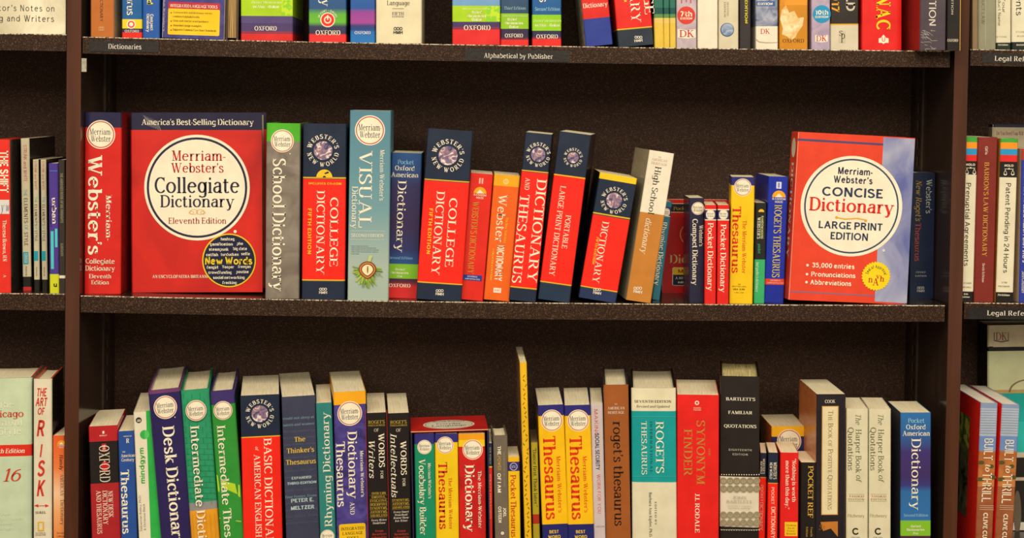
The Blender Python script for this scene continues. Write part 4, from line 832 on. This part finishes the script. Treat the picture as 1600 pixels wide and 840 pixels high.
b = bb('green intermediate thesaurus with a violet top and lime swoosh', (328.3, 611), (366.3, 611), (344.5, 840), (338, 578), hard=True, set=.006, bulge=.0015, bands=[('#3c2f6c', 631), ('#329038', 870)])
b.Pg([(338.5, 741), (352, 751), (374.5, 757), (375.5, 776), (360, 772), (341, 767)], '#b4d42c').Pg([(343, 808), (377, 813), (377, 814.6), (343, 809.6)], '#b4c43c').badge(348.5, 640.5, 14.8, '#b85048').T('Intermediate Thesaurus', 353.5, 778, 230, 13, f='m').done()
b = bb('red basic dictionary spine with navy top and globe emblem', (375.5, 618), (436.8, 618), (380.5, 840), (379, 587), set=.004, bands=[(NAVY, 681), (YEL, 682.6), (RED, 870)])
b.wnw(406, 646, 24).T('BASIC DICTIONARY', 420, 775, 183, 12).T('of', 401.5, 700, 6, 5, f='i').T('AMERICAN ENGLISH', 403, 774, 130, 9.6).done()
b = bb('slate grey thinker\'s thesaurus with yellow title lines', (440, 620), (492.7, 618.5), (447.5, 840), (435, 583), set=.004, col='#3c4058')
random.seed(3)
for i in range(17):
    y = 652+i*10.2; b.T(random.choice(['sophisticated (as in the', 'chesterfieldian old', 'the dogs walked up', 'could not sleep at', 'family of the crowd', 'level of elegance', 'a newcomers into', 'fine foster, from', 'saints and women']), 466.5+(y-650)*.03, y, 49, 4, 'h', '#585e76' if i not in (0, 1, 12) else '#7c9ca8', 's')
b.T('The', 468.5, 685.5, 17.5, 7.6, 'h', '#e4c04c', 'm').T("Thinker's", 469.5, 702.5, 43, 7.8, 'h', '#e4c04c', 'm').T('Thesaurus', 470.3, 720.5, 47, 7.8, 'h', '#e4c04c', 'm').T('EXPANDED', 471, 745.5, 31, 4, 'h', '#b4ccd0', 'N').T('THIRD EDITION', 471.5, 753.5, 46, 4, 'h', '#b4ccd0', 'N').T('PETER E.', 472.5, 780.5, 36, 5.8, 'h', '#b8d0d4', 'N').T('MELTZER', 472.8, 792, 37, 5.8, 'h', '#b8d0d4', 'N').done()
b = bb('teal rhyming dictionary spine whose title reads upward', (493.7, 629.5), (518.5, 629.5), (500.5, 840), (493, 600), set=.006, D=.12, col='#2f7f7c')
b.T('Rhyming Dictionary', 510.5, 733, 180, 11.5, 'u', f='s').badge(511.5, 838, 11, '#c8b8a0').done()
b = bb('violet marbled dictionary and thesaurus with a gold top', (521, 612.5), (571.5, 611.5), (526.5, 840), (514.5, 580.5), set=.003, bands=[('#eca81e', 631.5), ('swirl:#2f2666:#54489c:45', 870)])
b.badge(546.5, 645.5, 19.3, '#b8504c').T('Dictionary', 551.5, 726, 106, 14.5, f='m').T('AND', 550.5, 793.5, 20, 7, f='s').T('Thesaurus', 533, 740.5, 103, 14, f='m').T("Merriam-Webster's", 566, 739.5, 73, 5, f='m').R(530, 817.5, 571.3, 850, '#ecc01e', r=3).T('INTEGRATED', 551, 825, 36, 4.6, 'h', '#4c3010', 'S').T('LANGUAGE', 551, 832.2, 32, 4.6, 'h', '#4c3010', 'S').T('TOOLS', 551, 839.5, 19, 4.6, 'h', '#4c3010', 'S').done()
for (tl, tr, bl, bt, ttl, ln, sub, y0) in (((572.8, 645), (603.6, 644.5), (577, 840), (572, 613.5), 'Writers', 61, ('Every Writer', 'Should Know', '', ''), 0), ((605.8, 645.5), (639.5, 645), (609.5, 840), (603.5, 614), 'Intellectuals', 100, ('Every Smart', 'Person Should', 'Know How', 'to Use'), 1)):
    b = bb('black words spine for %s with a red edge line' % ttl.lower(), tl, tr, bl, bt, set=.005, D=.13, col='#1f1b1c', side='#8c2a28')
    cx = (tl[0]+tr[0])/2; dx = 0
    b.R(tl[0], 640, tl[0]+1, 862, '#9c2c28')
    b.T("ROGET'S", cx, 658.8, 26, 5, 'h', '#b89c3c', 'm').T('THESAURUS', cx, 664, 27, 2.6, 'h', '#b89c3c', 'm').T('OF', cx, 671.5, 8, 5, 'h', '#c8bca4', 'm')
    b.T('WORDS', cx+8, 703+y0*12, 54, 9, f='m').T('FOR', cx+8.5, 741+y0*12, 13, 4.4, f='s').T(ttl, cx-7, 684+ln/2-9*y0+1, ln, 9.4, f='i')
    lines = ('OVER 2,300', 'EMOTIVE,', 'EVOCATIVE,', 'DESCRIPTIVE', 'SYNONYMS,', 'ANTONYMS,', 'AND RELATED') if not y0 else ('SYNONYMS,', 'ANTONYMS,', 'AND RELATED')
    ys = 770 if not y0 else 780.5
    for i, t in enumerate(lines): b.T(t, cx+3.5, ys+i*5.8, 27 if i > 1 or y0 else 22, 3.6, 'h', '#c8a83c', 'm').R(cx-10.5, ys+i*5.8+2.8, cx+17, ys+i*5.8+3.2, '#8c7630')
    for i, t in enumerate(sub):
        if t: b.T(t, cx+4, ys+len(lines)*5.8+1+i*4.6, 24-4*(i % 2), 3, 'h', '#e0d8cc', 'I')
    for i, t in enumerate(('from', 'Berserkers', 'to Bravo & Fay')): b.T(t, cx+4.5, 828.5+i*5, (13, 22, 24)[i], 3.4, 'h', '#b83a30', 'S')
    b.done()
# boxed set: an open slipcase holding three paperbacks
yc = .002
Bx = Book('slipcase', 'red topped navy slipcase holding three reference paperbacks', (642, 674), (763, 673), (645, 840), row='b', set=yc, bt=(641.5, 652), D=.11, kind='spine', col='#222048', group=None, cat='box set', page='#222048')
for ch in list(Bx.e.children): bpy.data.objects.remove(ch, do_unlink=True)
w_, D_, H_ = Bx.w, Bx.D, Bx.H; t_ = .0016
boxobj('side_panel', Bx.e, mat('#2a2a50'), (0, t_, 0, D_, 0, H_-t_)); boxobj('side_panel', Bx.e, mat('#2a2a50'), (w_-t_, w_, 0, D_, 0, H_-t_))
boxobj('back_panel', Bx.e, mat('#222040'), (t_, w_-t_, D_-t_, D_, t_, H_-t_)); boxobj('bottom_panel', Bx.e, mat('#222040'), (t_, w_-t_, 0, D_, 0, t_))
top = boxobj('top_panel', Bx.e, mat('swirl:#a81c1c:#d0281f:12'), (0, w_, 0, D_, H_-t_, H_))
boxobj('worn_edge', top, mat('#d8c8a0'), (0, w_, -.0003, 0, H_-.0007, H_+.0001))
for (rx, ry, c, z) in ((.037, .030, '#e8dfc8', .0001), (.034, .027, '#3c3038', .00013), (.0333, .0263, '#e8dfc8', .00016)):
    build('title_oval', [(w_*.5+rx*math.cos(i*math.pi/20), D_*.42+ry*math.sin(i*math.pi/20), H_+z) for i in range(40)], [tuple(range(40))], [mat(c)], top)
for txt, L, y in (("Merriam-Webster's", .046, .062), ('Everyday', .036, .046), ('Language', .050, .032)):
    G_, Fc, Wd, _ = textmesh(txt, 's'); k = L/Wd
    build('lettering', [(w_*.5+(u-Wd/2)*k, y+v*.009-.004, H_+.00025) for u, v in G_], Fc, [mat('#54444c')], top)
GS = 'paperbacks inside the slipcase'
zin = -SP + .0018
def sb_(label, tl, tr, bl, **k): return Book('book', label, tl, tr, bl, row=zin, set=yc+.003, D=.1, group=GS, **k)
b = sb_('green vocabulary builder at the left inside the slipcase', (647, 677.5), (678.3, 677.5), (650, 840), bands=[('#332f7c', 693.5), ('#198a64', 870)])
b.badge(663.3, 698, 11.2, '#c8988c').T('Vocabulary Builder', 660.5, 776, 119, 10.5, f='m').T("Merriam-Webster's", 671.5, 750.5, 56, 5, f='m').done()
b = sb_('yellow thesaurus in the middle of the slipcase', (679.3, 677.5), (715, 677.5), (681.5, 840), bands=[('#332f7c', 691), ('#ecc61a', 870)])
b.badge(695.5, 695, 13.4, '#c8504c').T('Thesaurus', 692.5, 774, 106, 13.5, col='#d0341f', f='S').T('The Merriam-Webster', 704, 786, 81, 5.4, col='#d0341f').done()
b = sb_('red dictionary with yellow top at the right inside the slipcase', (716, 677.5), (757.3, 677.5), (718, 840), bands=[('#eca01c', 687), ('#f0c81c', 697.5), ('swirl:#a81414:#d81f1a:14', 870)])
b.badge(738.5, 702, 15.8, '#c8403a').T('Dictionary', 734.5, 778, 105, 15, f='S').T('The Merriam-Webster', 750, 780, 90, 5.6, f='m').done()
b = bb('very thin red thesaurus spine wedged beside the slipcase', (763.5, 692), (769, 692), (764, 840), None, set=.008, D=.1, bands=[(NAVY, 728), (YEL, 730), ('#d0281f', 870)])
b.T('NEW WORLD', 766, 711, 26, 2.6, col='#a8a89c').T("ROGET'S THESAURUS", 766.3, 775, 70, 3, col='#dc8c6c').done()
b = bb('taupe hardback inspirational spine with pale capitals', (770.3, 680), (792.8, 679), (773.5, 840), (766.5, 664), hard=True, set=.008, th=.002, D=.12, bulge=.001, col='#6f6558')
b.T('THE', 780, 703, 14, 5.4, f='N').T('POWER', 780, 723, 23, 5.4, col='#b89c54', f='N').T('OF I AM', 780, 753.5, 31, 5.4, f='N').T('TWO WORDS THAT WILL CHANGE', 787.8, 733, 56, 2.6, col='#a89c8c', f='n').T('JOEL', 788.5, 799.5, 15, 4.6, f='N').T('OSTEEN', 781, 803, 26, 5, f='N').Dk(785, 832, 2.4, W_, inner=.3, part='publisher_mark').done()
b = bb('yellow pocket thesaurus spine with a navy emblem band', (793.7, 713.5), (811.5, 713.5), (795.5, 840), (791.5, 698), set=.006, D=.09, bands=[('#ecb820', 721), ('#322e70', 735.5), ('#ecc01c', 870)])
b.Dk(802.5, 728.5, 6, '#c8c4d8', inner=.84).T('MW', 802.5, 728.5, 8, 5, 'h', '#a8a4c4', 'm', part='logo_badge').T('Pocket Thesaurus', 802.5, 790, 98, 8.6, col='#c43a24', f='S').done()
b = bb('tall thin yellow magazine standing well above its neighbours', (812, 566), (823, 570), (820, 840), (805.5, 541), set=.004, D=.15, th=.0004, col='#e8b820', side='#8c6c50')
random.seed(11)
for i in range(36):
    y = 585+i*7.1; x = 813.5+(y-566)*.029+random.random()*6
    b.Pg([(x, y), (x+2.5, y+3), (x+2, y+4), (x-.6, y+1)] if i % 2 else [(x, y+4), (x+2.8, y), (x+3.4, y+.8), (x+.6, y+5)], '#6c4c1c', 'printed_picture')
b.done()
b = bb('olive gold quote spine beside the tall yellow magazine', (829.5, 691), (840, 690.5), (833, 840), (827.5, 670), set=.008, D=.12, bands=[('#ac9c24', 803), ('#a8301f', 818), ('#a89828', 870)], page='pages:#6c5c48:#8c7c64')
b.T('\u201cDance first. Think later.\u201d', 836.3, 745.5, 92, 5.4, col='#38342c', f='m').done()
for i, (tl, tr, bl, bt) in enumerate((((840.2, 633), (880.5, 632.5), (848, 840), (835.5, 605.5)), ((881.6, 633), (922, 632.5), (888, 840), (880, 605.5)))):
    b = bb('large yellow thesaurus with red title, %s of the matching pair' % ('left' if i == 0 else 'right'), tl, tr, bl, bt, set=.004, bands=[('#2e2c78', 649), ('#f0be16', 818.5), ('#24286c', 870)])
    x = tl[0]
    b.badge(x+22, 656.5, 17, '#c04a44').T('Thesaurus', x+20.2+i*-.5, 746, 132, 19, col='#dc3818', f='S').T("Merriam-Webster's", x+33.8-i*.5, 756, 89, 6, col='#dc3818', f='s').T('BEST', x+25.5, 830, 15, 5, 'h', '#e8c43c', 'N').T('WORD', x+26, 838, 20, 5, 'h', '#e8c43c', 'N').done()
b = bb('slim lilac white spine about social security', (922.7, 630), (941.5, 628.5), (927.5, 840), (921.5, 605), set=.006, D=.12, col='#c8bcc0')
b.T('MAKING', 931.5, 660.5, 44, 5.4, col='#cc6c68', f='n').T('SOCIAL SECURITY', 933.5, 705, 58, 6.4, col='#38405c', f='N').T('WORK FOR YOU', 936, 771, 62, 5.4, col='#cc6c68', f='n').T('ORSON', 937.5, 822, 14, 2.6, 'h', '#8c8488', 'n').done()
b = bb('rust brown hardback thesaurus with lower-case black title', (943, 601), (981.7, 600.3), (947, 840), (941.5, 572), hard=True, set=.004, D=.14, bulge=.0015, col='#9c5828', side='#5c4c54', inner='#3c3438')
b.T('THE', 962.5, 630.5, 5, 2.4, 'h', '#e0d0b8').T('AMERICAN', 962.5, 636.8, 27, 4.2, 'h', '#e0d0b8', 'm').T('HERITAGE', 962.5, 643.6, 26, 4.2, 'h', '#e0d0b8', 'm').T("roget's thesaurus", 966.5, 739, 164, 15, col='#1e1612', f='s').done()
b = bb('cream hardback thesaurus with a wide turquoise title block', (986.2, 605.5), (1056, 604.5), (987.8, 840), (985.5, 575), hard=True, set=.004, D=.15, bulge=.002, inner='#1d1a17', bands=[('#dfd8b8', 641.5), ('#159a9c', 752.5), ('#dcd6ba', 870)])
b.T('SEVENTH EDITION', 1020, 626.3, 58, 3.8, 'h', '#2c2c2c', 'm').T('Revised and Updated', 1020, 634, 52, 3.8, 'h', '#2c2c2c', 'i').R(987, 650, 1056, 650.6, '#4cb4b4').R(988, 743, 1056, 743.6, '#4cb4b4').T("ROGET'S", 1031, 698, 82, 12.5).T('INTERNATIONAL', 1017.5, 697.5, 81, 3.6, col='#1c4c54', track=.1).T('THESAURUS', 1006.5, 699, 84, 8.4).T('EDITED BY', 1024.5, 801, 37, 3, col='#54504a', track=.1).T('Barbara Ann Kipfer, Ph.D.', 1016.5, 803, 70, 4.2, col='#54504a').done()
b = bb('wide red synonym finder spine with dull gold title', (1057.5, 616), (1123.3, 615.3), (1057.3, 840), (1056, 592), set=.003, D=.14, col='#e02420')
b.Dk(1089, 629, 3.4, '#e8d8c8', inner=.5, part='publisher_mark').T('GRAND CENTRAL', 1089.5, 637, 12, 1.8, 'h', f='n', part='publisher_mark').T('PUBLISHING', 1089.5, 640, 12, 1.8, 'h', f='n', part='publisher_mark').T('SYNONYM', 1095, 706.5, 101, 13, col='#b88c3c').T('FINDER', 1075, 706.5, 74, 13, col='#b88c3c').T('THE', 1108.5, 706, 13, 3, col='#b88c3c').T('J.I. RODALE', 1089.5, 801, 62, 7, f='m').done()
b = bb('black hardback of familiar quotations with a cream lattice panel', (1125.3, 587), (1186.8, 586.5), (1124.5, 840), (1125, 563), hard=True, set=.002, D=.15, bulge=.0025, bands=[('#26211f', 741), ('#221d1c', 744), ('#dcd4c0', 822.5), ('#221d1c', 870)], side='#e8742a', inner='#1a1614', page='pages:#a8965c:#e8daa0')
b.T("BARTLETT'S", 1157.2, 622.7, 46, 4.8, 'h', f='m').T('FAMILIAR', 1156.6, 643.7, 38, 4.8, 'h', f='m').T('QUOTATIONS', 1156.5, 665, 51, 5, 'h', f='m').T('EIGHTEENTH', 1156.5, 702, 36, 3, 'h', '#c8c0b0', 'n', .15).T('EDITION', 1156.5, 709, 24, 3, 'h', '#c8c0b0', 'n', .15)
for i in range(16): b.Dk(1127.5+i*3.9, 740.5, .9, W_, n=6, part='printed_panel').Dk(1127.5+i*3.9, 826, 1.5, W_, n=8, inner=.5, a0=180, a1=360, part='printed_panel')
for r_, y in enumerate((750, 762, 803, 815)):
    for i in range(6): b.Dk(1130.5+i*10.4, y, 5.4, '#948a6c', inner=.55, n=16, part='lattice_pattern').Dk(1130.5+i*10.4, y, 2, '#948a6c', n=4, part='lattice_pattern')
b.T('JOHN', 1155.5, 775.5, 22, 4.4, 'h', '#a8a08c').T('BARTLETT', 1155, 782, 40, 4.4, 'h', '#a8a08c').T('GEOFFREY O\'BRIEN', 1155, 789, 38, 2.2, 'h', '#a8a08c').T('GENERAL EDITOR', 1155, 792.5, 34, 2.2, 'h', '#a8a08c').T('I', 1153, 842, 6, 6, 'h', f='S').done()
NR = [(NAVY, 745), (YEL, 746), (RED, 870)]
b = bb('narrow red and navy pocket dictionary in the shade of the black hardback', (1187.8, 707), (1198.3, 706), (1184.8, 840), (1186.5, 694), set=.018, D=.09, bands=NR, group=GB)
b.T("WEBSTER'S", 1193.5, 728, 24, 3.6, f='n').T('NEW WORLD', 1189.5, 730, 20, 3, f='n').T('POCKET', 1190.5, 770, 26, 4, col='#d8b0a0', f='n').T('DICTIONARY', 1189.5, 806, 44, 5.4, col='#d8b0a0', f='n').done()
b = bb('narrow red and navy pocket dictionary beside the red quote book', (1200.6, 706.5), (1216, 706), (1199, 840), (1198.5, 698.5), set=.006, D=.09, bands=[(NAVY, 754), (YEL, 755), (RED, 870)])
b.T("WEBSTER'S", 1211, 735, 27, 5, f='n').T('NEW WORLD', 1204.8, 735, 26, 4.2, f='n').T('POCKET', 1207.5, 774, 27, 4.4, f='n').T('DICTIONARY', 1208, 816, 50, 6.4, f='n').done()
b = bb('yellow and navy dictionary set back with a round badge', (1205.5, 666), (1258, 665), (1206, 840), None, set=.088, D=.09, bands=[('#ecb41c', 681.5), ('#252a5c', 870)], side='#b07c4c')
b.badge(1233, 689, 19, '#b04038').done()
b = bb('red spine with a white quotation and yellow foot label', (1219.3, 706.5), (1247.8, 706), (1218.7, 840), (1212.5, 692), set=.004, D=.1, col='#dc2220')
b.T('\u201cNothing is worth', 1240.8, 750, 68, 6, f='m').T('more than this day.\u201d', 1230.5, 757, 76, 6, f='m').R(1226, 815, 1246, 837, '#e8c020')
for i, t in enumerate(('Finding', 'Joy in', 'Every', 'Moment')): b.T(t, 1236, 820+i*4.4, (15, 11, 12, 15)[i], 2.4, 'h', '#9c4c1c', 'S')
b.done()
b = bb('small black reference spine with gold capitals', (1251.5, 722), (1275.6, 721.3), (1250.5, 840), None, set=.004, D=.075, yaw=-2, col='#201b1a')
b.T('POCKET REF', 1266.5, 768, 82, 8.2, col='#d8ac44', f='m').T('Fourth', 1268, 830.5, 15, 3.2, col='#c89c44').T('Edition', 1261, 830.5, 16, 3.2, col='#c89c44').done()
b = bb('black and cream book of positive quotations with orange side', (1276, 615.5), (1321.7, 615), (1274.5, 840), None, set=.003, D=.12, yaw=0, col='#231f25', side='#bc7c48')
b.T('COOK', 1297, 626.7, 16.5, 5, 'h', f='s', sc2=.8).R(1283.7, 634, 1309.7, 804, '#c89848').R(1285, 635.2, 1308.4, 802.8, '#e0d4ac').T('The Book of Positive Quotations', 1297.5, 718.5, 155, 7.6, col='#7c6438', f='s', sc2=.8).Pg([(1282, 815), (1309, 814), (1309, 838), (1298, 825), (1286, 829)], '#c07830', 'printed_picture').T('Ss', 1284, 823, 10, 8, 'h', '#8c5c2c', 'i', part='printed_picture').done()
for i, (tl, tr, bl, bt) in enumerate((((1322.5, 638), (1356.5, 638), (1322, 840), (1310, 620)), ((1357.6, 638.3), (1392, 638), (1357.2, 840), (1345, 620)))):
    b = bb('cream book of quotations spine, %s copy of the pair' % ('left' if i == 0 else 'right'), tl, tr, bl, bt, set=.005, D=.12, col='#d8d2b4')
    x = tl[0]; G1 = '#5c5f48'
    b.T('The', x+18.5, 654.5, 17, 8.6, col=G1, f='i').T('Harper Book', x+19, 704.5, 69, 8.8, col=G1).T('of', x+19.5, 746.5, 11, 8.6, col=G1, f='i').T('Quotations', x+6.8, 701, 68, 8.8, col=G1)
    b.R(x+3, 771.5, x+28, 771.9, '#8c8468').T('THIRD', x+15.5, 775, 24, 2.6, 'h', '#a8683c', 'm', .1).T('EDITION', x+15.5, 779.6, 25, 2.6, 'h', '#a8683c', 'm', .1).R(x+3, 782.4, x+28, 782.8, '#8c8468')
    b.T('Fitzhenry', x+15, 805, 27, 4.6, 'h', '#8c8468').Dk(x+14.5, 829.5, 5.4, '#2c2a24', inner=.6, a0=40, a1=330, part='publisher_mark').T('COLLINS', x+14, 839, 14, 2.2, 'h', '#5c5848', part='publisher_mark').done()
b = bb('blue and violet pocket dictionary upright at the right end', (1407.2, 644.3), (1454.7, 643.5), (1407, 840), (1386.5, 626), set=.004, D=.1, side='#20243c',
       grad=[(640, '#2a6cac'), (668, '#2864a4'), (692, '#2f4c8c'), (705, '#3c2f70'), (745, '#3a2a64'), (758, '#34377c'), (768, '#2a66a4'), (812.5, '#2a6cac'), (813.2, '#7cb82a'), (836.4, '#7cb82a'), (837, '#33203c'), (870, '#d42624')])
b.T('Pocket', 1431.5, 656.5, 26, 7, 'h', '#9cd0e0').T('Oxford', 1431, 666.5, 31, 7.6, 'h', f='m').T('American', 1431.5, 676.5, 43, 7.6, 'h', f='m').T('Dictionary', 1431.5, 740.5, 113, 14.5).T('Second Edition', 1431, 804.3, 38, 4.2, 'h', '#9cc4d8').T('Oxford', 1431, 821.5, 16, 3.6, 'h', f='N').T('Dictionaries', 1430.5, 827, 28, 3.6, 'h', f='N').T('Pro', 1430.5, 832.6, 8, 3.6, 'h', f='N').done()

# ------------------------------------------------------------------ lower shelf, right bay
for i, (tl, tr, bl) in enumerate((((1532.7, 629), (1559, 629.5), (1524.5, 840)), ((1566, 631), (1593.5, 632), (1555, 840)))):
    b = rb_('motoring book with orange desert spine, %s of two on the lower right' % ('left' if i == 0 else 'right'), tl, tr, bl, row='b', set=.006, D=.15, hard=False, th=.0016, side='#f52a20', page='pages:#d8d2c0:#f2ecdc',
            bands=[('#8094b8', 637.5), ('#a8b4c8', 681), ('#6c8cc4', 704), ('swirl:#a05c30:#c07c40:35', 760), ('#9c5c38', 785), ('swirl:#84492c:#9c5c38:40', 870)])
    x = tl[0]; k = (bl[0]-tl[0])/(840-629)
    for j in range(10): y = 640+j*4; b.R(x+(y-629)*k, y, x+26+(y-629)*k, y+.7, '#7c8cac')
    def X(y): return x+(y-629)*k
    for (yy, ox, r_) in ((722, 4, 5), (728, 20, 4), (745, 23, 5), (748, 4, 6)): b.Dk(X(yy)+ox, yy, r_, '#54502c', ry=3, part='printed_picture')
    b.T('BUILT', X(702)+14.5, 701.5+i*2, 35, 14, f='n').T('to', X(731)+15, 730+i*2, 12, 9, f='I').T('THRILL', X(761)+14, 761+i*2, 47, 14.5, f='n')
    for j in range(3): b.R(X(792)+4, 789+j*3, X(792)+26, 790+j*3, '#c8a484')
    b.T('CLIVE CUSSLER', X(813)+13, 834+i*2, 68, 7, f='N').done()
    if i == 0:   # cover photograph on the visible flank
        zt = b.H-.012
        def fp(name, d0, d1, z0, z1, c):
            build(name, [(-.0003-.00003*len(b.e.children), d0, z0), (-.0003-.00003*len(b.e.children), d0, z1), (-.0003-.00003*len(b.e.children), d1, z1), (-.0003-.00003*len(b.e.children), d1, z0)], [(0, 1, 2, 3)], [mat(c)], b.e)
        fp('cover_photograph', .045, .14, .05, b.H-.03, 'swirl:#202024:#8c8c5c:40')
        fp('cover_photograph', .045, .14, b.H-.075, b.H-.03, 'spots:#54702c:#b8c454:60')
b = rb_('tall boxed reference kit with cream top and turquoise band', (1543.5, 508), (1680, 510), (1543.5, 840), row='b', name='boxed_kit', kind='face', hard=True, set=.162, D=.05, cat='box',
        bands=[('#efe4bc', 541), ('#1f1c1a', 547.5), ('#e2ebbc', 608), ('#c8b06c', 613.5), ('#22b4ae', 658), ('#30c4be', 706), ('#d0c8b0', 714), ('#2a2624', 745), ('#c8c0a8', 750), ('#2a2624', 815), ('#dcd8cc', 870)], side='#1c1816')
b.Dk(1606, 612, 30, '#8c7c58', ry=20, inner=.9, part='printed_picture', a0=0, a1=180).R(1545, 541, 1552, 546, '#26201c')
b.T('DK', 1564.5, 525, 18, 12, 'h', '#a8443c', 's', part='publisher_mark').R(1553, 519, 1554, 532, '#3c3430', 'publisher_mark').R(1575, 519, 1576, 532, '#3c3430', 'publisher_mark').Pg([(1553, 531), (1564.5, 533), (1576, 531), (1576, 532.3), (1564.5, 534.5), (1553, 532.3)], '#3c3430', 'publisher_mark')
b.Dk(1589.5, 800, 6, '#6c6454', ry=34, part='printed_picture').done()
